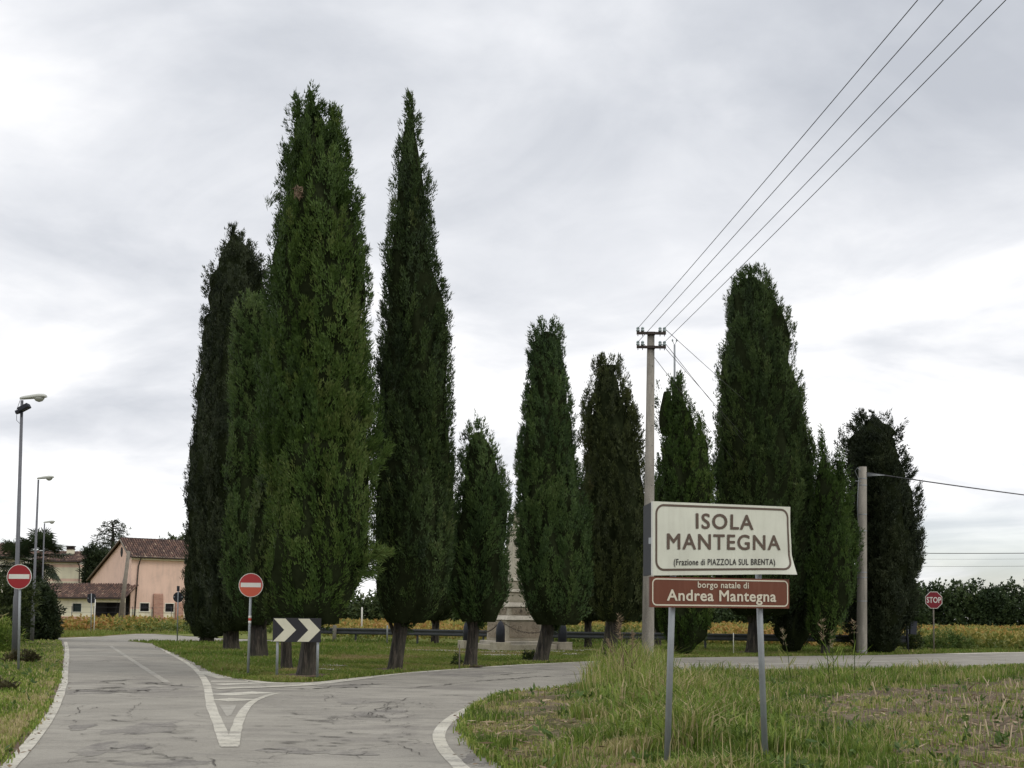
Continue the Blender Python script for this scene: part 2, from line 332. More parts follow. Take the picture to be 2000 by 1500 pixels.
def f_brick(n, b, o):
    br = n.new('ShaderNodeTexBrick'); n.link(n.coord('Object', (1, 1, 1)), br.inputs['Vector'])
    mp = n.new('ShaderNodeCombineXYZ'); s = n.new('ShaderNodeSeparateXYZ'); n.link(n.coord('Object'), s.inputs[0])
    n.link(s.outputs['X'], mp.inputs[0]); n.link(s.outputs['Z'], mp.inputs[1]); n.link(mp.outputs[0], br.inputs['Vector'])
    br.inputs['Color1'].default_value = (0.28, 0.115, 0.075, 1); br.inputs['Color2'].default_value = (0.40, 0.20, 0.14, 1)
    br.inputs['Mortar'].default_value = (0.42, 0.36, 0.29, 1); br.inputs['Scale'].default_value = 1.0
    br.inputs['Brick Width'].default_value = 0.25; br.inputs['Row Height'].default_value = 0.075; br.inputs['Mortar Size'].default_value = 0.008
    n.link(br.outputs[0], b.inputs['Base Color']); b.inputs['Roughness'].default_value = 0.9
M['brick'] = mat('old_brick', f_brick)
M['palm_trunk'] = plain('palm_trunk', (0.06, 0.045, 0.035), 0.95, 0.4, 12, bump=0.6)

# ------------------------------------------------------------------ objects
def tag(o, label=None, cat=None, group=None, kind=None):
    if label: o['label'] = label
    if cat: o['category'] = cat
    if group: o['group'] = group
    if kind: o['kind'] = kind
    return o
def thing(name, label, cat, loc=(0, 0, 0), rz=0.0, group=None):
    o = bpy.data.objects.new(name, None); COL.objects.link(o); o.empty_display_size = 0.2
    o.location = loc; o.rotation_euler = (0, 0, rz)
    return tag(o, label, cat, group)
def link_mesh(name, me, m=None, parent=None):
    o = bpy.data.objects.new(name, me); COL.objects.link(o)
    if m: me.materials.append(m)
    if parent: o.parent = parent
    return o
def np_mesh(name, V, Q=None, T=None, tintq=None, tintt=None, smooth=False):
    """numpy quads / triangles to a mesh, with one 'tint' value per face"""
    me = bpy.data.meshes.new(name)
    V = np.asarray(V, np.float32); nq = 0 if Q is None else len(Q); ntr = 0 if T is None else len(T)
    me.vertices.add(len(V)); me.vertices.foreach_set('co', V.ravel())
    li = []; st = []
    if nq: li.append(np.asarray(Q, np.int32).ravel()); st.append(np.arange(nq, dtype=np.int32)*4)
    if ntr: li.append(np.asarray(T, np.int32).ravel()); st.append(nq*4 + np.arange(ntr, dtype=np.int32)*3)
    li = np.concatenate(li); st = np.concatenate(st)
    me.loops.add(len(li)); me.loops.foreach_set('vertex_index', li)
    me.polygons.add(nq + ntr); me.polygons.foreach_set('loop_start', st)
    if smooth: me.polygons.foreach_set('use_smooth', np.ones(nq + ntr, bool))
    tints = [np.asarray(x, np.float32) for x in (tintq, tintt) if x is not None]
    if tints:
        a = me.attributes.new('tint', 'FLOAT', 'FACE'); a.data.foreach_set('value', np.concatenate(tints))
    me.update(calc_edges=True); me.validate()
    return me

class MB:
    """collects simple shapes into one mesh"""
    def __init__(s): s.bm = bmesh.new()
    def face(s, pts):
        return s.bm.faces.new([s.bm.verts.new(p) for p in pts])
    def box(s, c, d, rz=0.0, rx=0.0, ry=0.0, bevel=0.0):
        m = Matrix.Translation(c) @ Euler((rx, ry, rz)).to_matrix().to_4x4() @ Matrix.Diagonal((d[0], d[1], d[2], 1))
        r = bmesh.ops.create_cube(s.bm, size=1.0, matrix=m)
        if bevel:
            es = list({e for v in r['verts'] for e in v.link_edges})
            bmesh.ops.bevel(s.bm, geom=es, offset=bevel, segments=2, affect='EDGES', profile=0.5)
        return s
    def tube(s, pts, rad, n=8, cap=True):
        pts = [Vector(p) for p in pts]; k = len(pts)
        rad = [rad]*k if isinstance(rad, (int, float)) else rad
        rings = []; ref = Vector((0.13, 0.31, 0.94)).normalized()
        for i, p in enumerate(pts):
            d = (pts[min(i+1, k-1)] - pts[max(i-1, 0)]).normalized()
            a = d.cross(ref)
            if a.length < 0.05: a = d.cross(Vector((1, 0, 0)))
            a.normalize(); b = d.cross(a)
            rings.append([s.bm.verts.new(p + (a*math.cos(t) + b*math.sin(t))*rad[i]) for t in [2*math.pi*j/n for j in range(n)]])
        for i in range(k-1):
            for j in range(n):
                f = s.bm.faces.new((rings[i][j], rings[i][(j+1) % n], rings[i+1][(j+1) % n], rings[i+1][j])); f.smooth = True
        if cap:
            s.bm.faces.new(rings[0][::-1]); s.bm.faces.new(rings[-1])
        return s
    def lathe(s, prof, n=16, c=(0, 0, 0)):
        c = Vector(c); rings = []
        for r, z in prof:
            rings.append([s.bm.verts.new(c + Vector((r*math.cos(2*math.pi*j/n), r*math.sin(2*math.pi*j/n), z))) for j in range(n)])
        for i in range(len(prof)-1):
            for j in range(n):
                f = s.bm.faces.new((rings[i][j], rings[i][(j+1) % n], rings[i+1][(j+1) % n], rings[i+1][j])); f.smooth = True
        s.bm.faces.new(rings[0][::-1]); s.bm.faces.new(rings[-1]); return s
    def prism(s, poly, a, b, fn):
        """poly 2-D outline, extruded from a to b; fn(u, v, w) gives the point"""
        lo = [s.bm.verts.new(fn(u, v, a)) for u, v in poly]; hi = [s.bm.verts.new(fn(u, v, b)) for u, v in poly]
        tris = tessellate_polygon([[Vector((u, v, 0)) for u, v in poly]])
        for t in tris:
            s.bm.faces.new([lo[i] for i in t][::-1]); s.bm.faces.new([hi[i] for i in t])
        n = len(poly)
        for i in range(n): s.bm.faces.new((lo[i], lo[(i+1) % n], hi[(i+1) % n], hi[i]))
        return s
    def build(s, name, m, parent=None):
        bmesh.ops.recalc_face_normals(s.bm, faces=s.bm.faces)
        me = bpy.data.meshes.new(name); s.bm.to_mesh(me); s.bm.free()
        return link_mesh(name, me, m, parent)

def copy_thing(o, label=None, loc=None):
    r = o.copy(); COL.objects.link(r)
    if label: r['label'] = label
    if loc is not None: r.location = loc
    for ch in o.children:
        c = ch.copy(); COL.objects.link(c); c.parent = r
        for g in ch.children:
            d = g.copy(); COL.objects.link(d); d.parent = c
    return r

# ------------------------------------------------------------------ sheets, polygons, sampling
def inside(poly, P):
    x, y = P[:, 0], P[:, 1]; r = np.zeros(len(P), bool); n = len(poly); j = n-1
    for i in range(n):
        xi, yi = poly[i]; xj, yj = poly[j]
        if yi != yj:
            r ^= ((yi > y) != (yj > y)) & (x < (xj-xi)*(y-yi)/(yj-yi) + xi)
        j = i
    return r
def edge_dist(poly, P, closed=True):
    d = np.full(len(P), 1e9); n = len(poly)
    for i in range(n if closed else n-1):
        a = np.array(poly[i]); b = np.array(poly[(i+1) % n]); ab = b-a
        t = np.clip(((P-a) @ ab)/max(ab @ ab, 1e-9), 0, 1)
        d = np.minimum(d, np.hypot(*(P - a - t[:, None]*ab).T))
    return d
def smooth_line(px, sub=5):
    """Catmull-Rom through pixel points, to the ground"""
    P = [Vector((p[0], p[1], 0)) for p in px]; out = []
    for i in range(len(P)-1):
        a, b, c, d = P[max(i-1, 0)], P[i], P[i+1], P[min(i+2, len(P)-1)]
        for k in range(sub):
            t = k/sub
            out.append(0.5*((2*b) + (c-a)*t + (2*a-5*b+4*c-d)*t*t + (3*b-a-3*c+d)*t**3))
    out.append(P[-1]); return [(v.x, v.y) for v in out]
def gpoly(px): return [tuple(G(x, y).xy) for x, y in px]
def sheet(name, poly, z, m, skirt=0.12, kind='structure'):
    mb = MB(); tris = tessellate_polygon([[Vector((x, y, 0)) for x, y in poly]])
    v = [mb.bm.verts.new((x, y, z)) for x, y in poly]
    for t in tris:
        try: mb.bm.faces.new([v[i] for i in t])
        except ValueError: pass
    for f in mb.bm.faces:
        f.normal_update()
        if f.normal.z < 0: f.normal_flip()
    if skirt:
        lo = [mb.bm.verts.new((x, y, z-skirt)) for x, y in poly]; n = len(poly)
        for i in range(n): mb.bm.faces.new((v[i], v[(i+1) % n], lo[(i+1) % n], lo[i]))
    me = bpy.data.meshes.new(name); mb.bm.to_mesh(me); mb.bm.free()
    return tag(link_mesh(name, me, m), kind=kind)
def strip(name, pts, w, z, m, kind='structure'):
    """painted line of real width along ground points; w number or list"""
    P = [Vector((p[0], p[1], 0)) for p in pts]; n = len(P); V = []; Q = []
    for i, p in enumerate(P):
        d = (P[min(i+1, n-1)] - P[max(i-1, 0)]).normalized(); s = Vector((-d.y, d.x, 0))
        ww = w if isinstance(w, (int, float)) else w[0] + (w[1]-w[0])*i/(n-1)
        j = 1 + 0.05*math.sin(i*2.3) + random.uniform(-0.07, 0.07)
        V += [(p + s*ww/2*j + Vector((0, 0, z))), (p - s*ww/2*j + Vector((0, 0, z)))]
        if i: Q.append((2*i-2, 2*i-1, 2*i+1, 2*i))
    me = bpy.data.meshes.new(name); me.from_pydata(V, [], Q); me.update()
    return tag(link_mesh(name, me, m), kind=kind)
def sample(poly, n, y0, y1, p=1.6, xk=0.46, xm=2.5):
    """points in a ground polygon, denser near the road users' end (y0)"""
    u = RNG.random(n); q = 1-p
    Y = (y0**q + u*(y1**q - y0**q))**(1/q)
    X = (RNG.random(n)*2-1)*(xk*Y + xm)
    P = np.stack([X, Y], 1)
    # uniform x on a widening band already thins with distance
    return P[inside(poly, P)]
def vnoise(P, f, seed):
    r = np.random.default_rng(seed); s = np.zeros(len(P))
    for k in range(7):
        a = r.normal(size=P.shape[1]); a *= f*(0.6+0.8*r.random())/np.linalg.norm(a)
        s += np.sin(P @ a*2*math.pi + r.random()*6.28)
    return s/math.sqrt(7/2)     # about unit variance
def blades(name, P, h, w, m, tint, z=0.0, droop=0.5, label=None, kind='stuff', parent=None):
    n = len(P)
    if n == 0: return None
    h = np.broadcast_to(h, n); w = np.broadcast_to(w, n); z = np.broadcast_to(z, n); droop = np.broadcast_to(droop, n)
    a = RNG.random(n)*6.28; l = np.stack([np.cos(a), np.sin(a)], 1); b = RNG.random(n)*6.28
    s = np.stack([np.cos(b), np.sin(b)], 1)*w[:, None]*0.5
    dr = (droop*(0.3+RNG.random(n)))[:, None]*h[:, None]
    V = np.zeros((n, 5, 3), np.float32)
    V[:, 0, :2] = P-s; V[:, 1, :2] = P+s; V[:, 0, 2] = V[:, 1, 2] = z-0.01
    mid = P + l*dr*0.28
    V[:, 2, :2] = mid-s*0.8; V[:, 3, :2] = mid+s*0.8; V[:, 2, 2] = V[:, 3, 2] = z+h*0.62
    V[:, 4, :2] = P + l*dr; V[:, 4, 2] = z+h*(1-0.35*np.clip(droop, 0, 1))
    i = np.arange(n)[:, None]*5
    Q = i + np.array([[0, 1, 3, 2]]); T = i + np.array([[2, 3, 4]])
    me = np_mesh(name, V.reshape(-1, 3), Q, T, tint, tint)
    o = link_mesh(name, me, m, parent)
    return tag(o, label, kind=kind)

# ------------------------------------------------------------------ the ground
terrain = sheet('ground', [(-1500, -300), (1500, -300), (1500, 1500), (-1500, 1500)], -0.06, M['g_field'], 0)
road = sheet('road', [(-90, -40), (75, -40), (75, 86), (-90, 86)], 0.0, M['asphalt'], 0.05)

ISL_FRONT = smooth_line([(298, 1257), (318, 1266), (345, 1277), (380, 1293), (405, 1307), (432, 1318), (480, 1327.5), (550, 1332.5), (620, 1331),
                         (700, 1323), (800, 1313), (900, 1305.5), (1000, 1298.5), (1130, 1292.5), (1280, 1285.5), (1500, 1282), (1700, 1279.5), (1850, 1276), (2000, 1273.5), (2300, 1271)], 5)
isl_front = gpoly(ISL_FRONT)
isl_back = [(-9.5, 62.5), (-13, 60.5), (-17, 59.6), (-19.5, 60.2)]
island = isl_front + [(70, 52), (400, 90), (900, 700), (300, 900), (-20, 900), (-24, 80), (-17, 69)] + isl_back
island_ob = sheet('lawn', island, 0.03, M['g_lawn'])

LV = smooth_line([(110, 1250), (117, 1262), (115, 1300), (107, 1338), (86, 1384), (46, 1436), (2, 1488), (-60, 1560)], 5)
lv_edge = gpoly(LV)
left_verge = lv_edge + [(-8, 6), (-9, -30), (-300, -30), (-300, 64), (-60, 64), (-27.5, 57.5)]
sheet('verge', left_verge, 0.035, M['g_verge'])
# strip of dirt between the verge and the white line
strip('edge_dirt', lv_edge, 0.22, 0.006, M['g_edge'])

far_left = gpoly([(104, 1246), (150, 1244.5), (196, 1243.5), (212, 1241.5)]) + [(-25.5, 80.5)] + \
    [tuple(G(300, 1238).xy), tuple(G(385, 1240).xy), tuple(G(440, 1241).xy)] + [(-15, 130), (-24, 900), (-900, 900), (-900, 64.5), (-60, 64.5), (-30, 65.5)]
sheet('field', far_left, 0.028, M['g_field'])

RF = smooth_line([(1010, 1525), (985, 1500), (947, 1476), (915, 1447), (906, 1421), (926, 1389), (965, 1366), (1020, 1353), (1100, 1346), (1160, 1338),
                  (1220, 1326), (1300, 1318), (1500, 1313), (1700, 1311), (1850, 1306), (2050, 1299), (2400, 1290)], 5)
rf_edge = gpoly(RF)
right_field = rf_edge + [(60, 29), (60, -30), (1.0, -30), (0.6, 5)]
SOIL = gpoly([(1530, 1372), (1700, 1350), (1850, 1341), (2050, 1332), (2500, 1335), (2600, 1600), (1850, 1600), (1760, 1500), (1660, 1440), (1560, 1400)])
MOWN = gpoly([(900, 1420), (960, 1362), (1020, 1348), (1110, 1346), (1150, 1372), (1210, 1430), (1235, 1500), (1260, 1600), (1000, 1600), (950, 1480)])
def right_field_mesh():
    base = MB(); tris = tessellate_polygon([[Vector((x, y, 0)) for x, y in right_field]])
    V = [(x, y, 0.012) for x, y in right_field]; T = [tuple(t) for t in tris]
    n0 = len(V); lo = [(x, y, -0.1) for x, y in right_field]; V += lo
    Q = [(i, (i+1) % n0, n0+(i+1) % n0, n0+i) for i in range(n0)]
    c = 0.16; xs = np.arange(-1.5, 26, c); ys = np.arange(6, 36, c)
    X, Y = np.meshgrid(xs, ys); P = np.stack([X.ravel(), Y.ravel()], 1); nx = len(xs)
    ins = inside(right_field, P); d = edge_dist(right_field, P)
    so = np.where(inside(SOIL, P), 0.5 + np.minimum(edge_dist(SOIL, P), 1.2)*0.45, 0.5 - np.minimum(edge_dist(SOIL, P), 1.2)*0.45)
    mo = inside(MOWN, P)
    so = np.clip(np.where(mo, 0.50, so), 0, 1)
    z = -0.03 + 0.07*np.clip(d/0.8, 0, 1) + 0.022*vnoise(P, 0.9, 3) + 0.014*vnoise(P, 2.3, 4)
    idx = np.arange(len(P)).reshape(len(ys), nx)
    q = np.stack([idx[:-1, :-1], idx[:-1, 1:], idx[1:, 1:], idx[1:, :-1]], -1).reshape(-1, 4)
    q = q[ins[q].all(1)] + 2*n0
    VV = np.concatenate([np.array(V), np.column_stack([P, z])])
    me = np_mesh('roadside_field', VV, np.concatenate([np.array(Q), q]), np.array(T))
    a = me.attributes.new('soil', 'FLOAT', 'POINT')
    sv = np.concatenate([np.full(2*n0, 0.2), so]); a.data.foreach_set('value', sv.astype(np.float32))
    o = link_mesh('roadside_field', me, M['rfield']); tag(o, kind='structure')
    base.bm.free()
right_field_mesh()

# ------------------------------------------------------------------ road markings
def line_px(name, px, w, z, m='paint', sub=5): return strip(name, gpoly(smooth_line(px, sub)), w, z, M[m])
line_px('road_marking', [(128, 1254), (131, 1275), (126, 1320), (123, 1340), (103, 1390), (62, 1448), (15, 1500), (-40, 1556)], 0.145, 0.008)
line_px('road_marking', [(300, 1256), (331, 1276), (366, 1295), (390, 1315), (404, 1338), (412, 1378), (428, 1418), (442, 1457)], [0.14, 0.155], 0.004)
line_px('road_marking', [(454, 1457.5), (460, 1430), (472, 1396), (492, 1372), (525, 1358), (545, 1354)], [0.15, 0.11], 0.005)
line_px('road_marking', [(452, 1318), (500, 1331), (560, 1335), (625, 1333.5), (700, 1325), (800, 1314.5), (900, 1307), (1000, 1300), (1130, 1293.5), (1280, 1286.5)], 0.26, 0.006)
line_px('road_marking', [(420, 1345.5), (520, 1342), (590, 1338.5), (640, 1333), (720, 1323.5)], 0.42, 0.0085)
line_px('road_marking', [(425, 1337.5), (500, 1334.5), (560, 1335.2)], 0.42, 0.0045, sub=3)
line_px('road_marking', [(428, 1357.5), (470, 1355), (515, 1352)], 0.58, 0.0045, sub=3)
line_px('road_marking', [(428, 1368.5), (455, 1367), (476, 1365)], 0.60, 0.0048, sub=3)
line_px('road_marking', [(412, 1331), (445, 1331), (485, 1331)], 0.40, 0.0052, sub=3)
line_px('road_marking', [(402, 1311), (425, 1318.5), (450, 1325)], 0.55, 0.0035, 'paint', sub=3)
sheet('road_marking', gpoly([(428, 1377), (462, 1377), (452, 1396), (443, 1400)]), 0.0042, M['paint_worn'], 0)
sheet('road_marking', gpoly([(433, 1455), (463, 1455), (466, 1459.5), (431, 1459.5)]), 0.0066, M['paint'], 0)
line_px('road_marking', [(950, 1371), (905, 1389), (872, 1412), (857, 1436), (866, 1462), (885, 1484), (915, 1514), (960, 1560)], 0.16, 0.005)
line_px('road_marking', [(216, 1262), (250, 1284), (290, 1310), (328, 1334)], 0.14, 0.004, 'paint_worn')
line_px('road_marking', [(108, 1247.5), (150, 1246), (190, 1243.5)], 0.5, 0.0042, sub=3)
line_px('road_marking', [(195, 1240.2), (260, 1240), (330, 1241.2), (385, 1242.5)], 0.35, 0.005, sub=3)
line_px('road_marking', [(1300, 1302.5), (1400, 1300), (1500, 1297.5), (1640, 1294), (1800, 1290)], 0.4, 0.004, 'paint_worn')
line_px('road_marking', [(1290, 1298.5), (1340, 1297), (1390, 1296)], 0.35, 0.0045, 'paint_worn', sub=3)
line_px('road_marking', [(1855, 1277.2), (1930, 1275.4), (2030, 1273.8), (2200, 1272.5)], 0.8, 0.004, sub=3)
line_px('road_marking', [(1890, 1283), (1960, 1281), (2080, 1279)], 0.3, 0.0045, 'paint_worn', sub=3)
# cracks and worn spots of the old asphalt, each with its own ragged outline
M['crack'] = ground('asphalt_crack', (0.065, 0.06, 0.054), (0.105, 0.097, 0.088), (0.19, 0.176, 0.155), 3.0)
def f_wornspot(n, b, o):
    v = n.coord('World'); a = n.noise(v, 1.4, 6, 0.7, 0.5); f = n.noise(v, 22, 5, 0.75)
    c = n.ramp(n.math('ADD', n.math('MULTIPLY', a, 0.6), n.math('MULTIPLY', f, 0.4)), [(0.40, (0.14, 0.128, 0.115)), (0.50, (0.215, 0.20, 0.175)), (0.60, (0.31, 0.29, 0.25))])
    n.link(c, b.inputs['Base Color']); b.inputs['Roughness'].default_value = 0.9; n.bump(f, b, 0.5, 0.012)
M['worn'] = mat('asphalt_worn', f_wornspot)
CR_V, CR_Q = [], []
def crack(p0, p1, w, wob=0.12, n=None, branch=0.0):
    a, b = G(*p0), G(*p1); L_ = (b-a).length; n = n or max(5, int(L_/0.16)); d = (b-a).normalized(); s_ = Vector((-d.y, d.x, 0)); y = 0; pts = []
    for i in range(n+1):
        y += random.uniform(-1, 1)*wob*0.45; y *= 0.93
        pts.append(a.lerp(b, i/n) + s_*y + d*random.uniform(-0.04, 0.04))
    z = 0.0095 + 0.0012*random.random()
    for i, p in enumerate(pts):
        ww = w*random.uniform(0.15, 1.0)*min(1, 3*i/n + 0.15, 3*(1-i/n) + 0.15)
        CR_V.extend([p + s_*ww/2 + Vector((0, 0, z)), p - s_*ww/2 + Vector((0, 0, z))]); k = len(CR_V)
        if i: CR_Q.append((k-4, k-3, k-1, k-2))
    if branch and L_ > 0.8:
        for q in range(int(L_*branch)):
            i = random.randrange(n); c = pts[i]; e = c + d*random.uniform(-0.5, 0.5) + s_*random.choice((-1, 1))*random.uniform(0.15, 0.6); m = 5; z2 = 0.0108 + 0.001*random.random(); dd = (e-c).normalized(); t_ = Vector((-dd.y, dd.x, 0))
            for j in range(m+1):
                p = c.lerp(e, j/m) + t_*random.uniform(-0.04, 0.04); ww = w*0.5*(1-j/(m+1))*random.uniform(0.3, 1)
                CR_V.extend([p + t_*ww/2 + Vector((0, 0, z2)), p - t_*ww/2 + Vector((0, 0, z2))]); k = len(CR_V)
                if j: CR_Q.append((k-4, k-3, k-1, k-2))
for k_ in range(16):                                   # the cracked band across the left lane
    x = random.uniform(125, 330); y = random.uniform(1331, 1353); crack((x, y), (min(405, x+random.uniform(40, 130)), y + random.uniform(-4, 4)), random.uniform(0.05, 0.17), 0.25, None, 1.2)
for a_, b_, w_ in (((118, 1402), (190, 1376), 0.022), ((263, 1368), (258, 1404), 0.016), ((110, 1350), (240, 1344), 0.12), ((300, 1470), (412, 1486), 0.022), ((405, 1478), (398, 1500), 0.025),
                   ((150, 1470), (330, 1452), 0.02), ((60, 1497), (260, 1478), 0.022), ((790, 1346), (900, 1334), 0.07), ((900, 1334), (1130, 1317), 0.09), ((955, 1320), (1080, 1312), 0.09), ((705, 1402), (760, 1372), 0.03), ((760, 1372), (800, 1362), 0.04), ((780, 1452), (850, 1478), 0.02), ((560, 1347), (700, 1342), 0.14), ((640, 1341), (760, 1335), 0.12)):
    crack(a_, b_, w_, 0.16, None, 2.2)
for k_ in range(26):                                   # fine cracking spread over both lanes
    x = random.uniform(120, 900); y = random.uniform(1360, 1490)
    if 395 < x < 480: continue
    crack((x, y), (x + random.uniform(-60, 60), y + random.uniform(-16, 16)), random.uniform(0.010, 0.020), 0.22, None, 2.0)
for k_ in range(60):                                   # short dashes across the right lane
    x = random.gauss(600, 90); y = random.uniform(1372, 1475)
    if x > 478: crack((x, y), (x + random.uniform(12, 70), y + random.uniform(-1.5, 1.5)), random.uniform(0.02, 0.07), 0.05)
for k_ in range(34):                                   # and across the left lane
    x = random.uniform(120, 370); y = random.uniform(1375, 1498); crack((x, y), (x + random.uniform(10, 80), y + random.uniform(-3, 3)), random.uniform(0.015, 0.055), 0.08)
for k_ in range(46):                                   # network where the right lane turns
    x = random.gauss(752, 36); y = random.gauss(1392, 16); crack((x, y), (x + random.uniform(-30, 30), y + random.uniform(-9, 9)), random.uniform(0.010, 0.026), 0.14)
me_ = bpy.data.meshes.new('road_cracks'); me_.from_pydata(CR_V, [], CR_Q); me_.update(); tag(link_mesh('road_cracks', me_, M['crack']), kind='structure')
def worn(cx, cy, rx, ry, seed, z):
    r_ = random.Random(seed); c = G(cx, cy); e = G(cx+rx, cy); q = (G(cx, cy-ry).y - G(cx, cy+ry).y)/2; ex = e.x - c.x; ph = [r_.random()*6.28 for _ in range(6)]
    P_ = []
    for k in range(64):
        t = k*6.2832/64; f = 1 + 0.22*math.sin(2*t+ph[0]) + 0.18*math.sin(3*t+ph[1]) + 0.14*math.sin(5*t+ph[2]) + 0.10*math.sin(9*t+ph[3]) + r_.uniform(-0.10, 0.10)
        P_.append((c.x + ex*f*math.cos(t), c.y + q*f*math.sin(t)))
    sheet('worn_asphalt', P_, z, M['worn'], 0)
for i_, (cx_, cy_, rx_, ry_) in enumerate(((285, 1422, 48, 15), (215, 1462, 52, 15), (335, 1494, 90, 10), (300, 1346, 70, 6), (175, 1352, 45, 5), (905, 1316, 70, 6), (1045, 1305, 50, 3.2), (655, 1338, 60, 3.5), (560, 1466, 50, 6), (670, 1470, 60, 5), (752, 1393, 40, 11), (430, 1352, 12, 5), (700, 1372, 40, 3), (930, 1482, 22, 12), (160, 1420, 24, 6))):
    worn(cx_, cy_, rx_, ry_, i_+3, 0.0022 + 0.0001*i_)
# gravel trodden into the lawn round the monument
strip('gravel_path', gpoly(smooth_line([(800, 1270.5), (860, 1272), (930, 1274.5), (1000, 1275.5), (1080, 1274), (1150, 1270)], 5)), 1.1, 0.045, M['gravel'])
strip('gravel_path', gpoly(smooth_line([(628, 1263.5), (680, 1265), (740, 1266), (800, 1267)], 5)), 0.5, 0.042, M['gravel'])
for cx_, cy_, r_ in ((630, 1302, 0.55), (650, 1309, 0.4), (980, 1281, 0.7), (1120, 1279, 0.5)):
    c_ = G(cx_, cy_)
    sheet('gravel_patch', [(c_.x + r_*(1+0.3*math.sin(3*t+cx_))*math.cos(t), c_.y + 1.6*r_*(1+0.3*math.cos(2*t+cy_))*math.sin(t)) for t in [k*6.283/14 for k in range(14)]], 0.046, M['gravel'], 0)

# ------------------------------------------------------------------ trees
def sprays(P, D, O, k, L, w, spread, tint):
    """k slender leaf shoots from each point P towards D; O is the outward direction. Returns verts, quads, tint"""
    n = len(P); N = n*k
    p = np.repeat(P, k, 0) + RNG.normal(size=(N, 3))*np.repeat(L, k)[:, None]*0.22
    d = np.repeat(D, k, 0) + RNG.normal(size=(N, 3))*spread
    d /= np.linalg.norm(d, axis=1)[:, None]
    l = np.repeat(L, k)*RNG.uniform(0.55, 1.25, N)
    s = np.cross(d, np.repeat(O, k, 0) + RNG.normal(size=(N, 3))*0.7)
    s /= np.linalg.norm(s, axis=1)[:, None]+1e-9
    ww = np.repeat(w, k) if not np.isscalar(w) else np.full(N, w)
    s = s*(ww*RNG.uniform(0.7, 1.3, N))[:, None]*0.5
    V = np.zeros((N, 4, 3)); m = p + d*(l*0.45)[:, None]
    V[:, 0] = p; V[:, 1] = m+s; V[:, 2] = p + d*l[:, None]; V[:, 3] = m-s
    Q = np.arange(N*4).reshape(N, 4)
    t = np.clip(np.repeat(tint, k) + RNG.normal(size=N)*0.10, 0, 1)
    return V.reshape(-1, 3), Q, t

def lobe_arrays(rows, Y, base):
    z, c, r = [], [], []
    for y, xl, xr in rows:
        a = at(xl, y, Y); b = at(xr, y, Y)
        z.append((a.z+b.z)/2); c.append((a.x+b.x)/2); r.append(abs(b.x-a.x)/2)
    o = np.argsort(z); return np.array(z)[o] - base.z, np.array(c)[o] - base.x, np.array(r)[o]

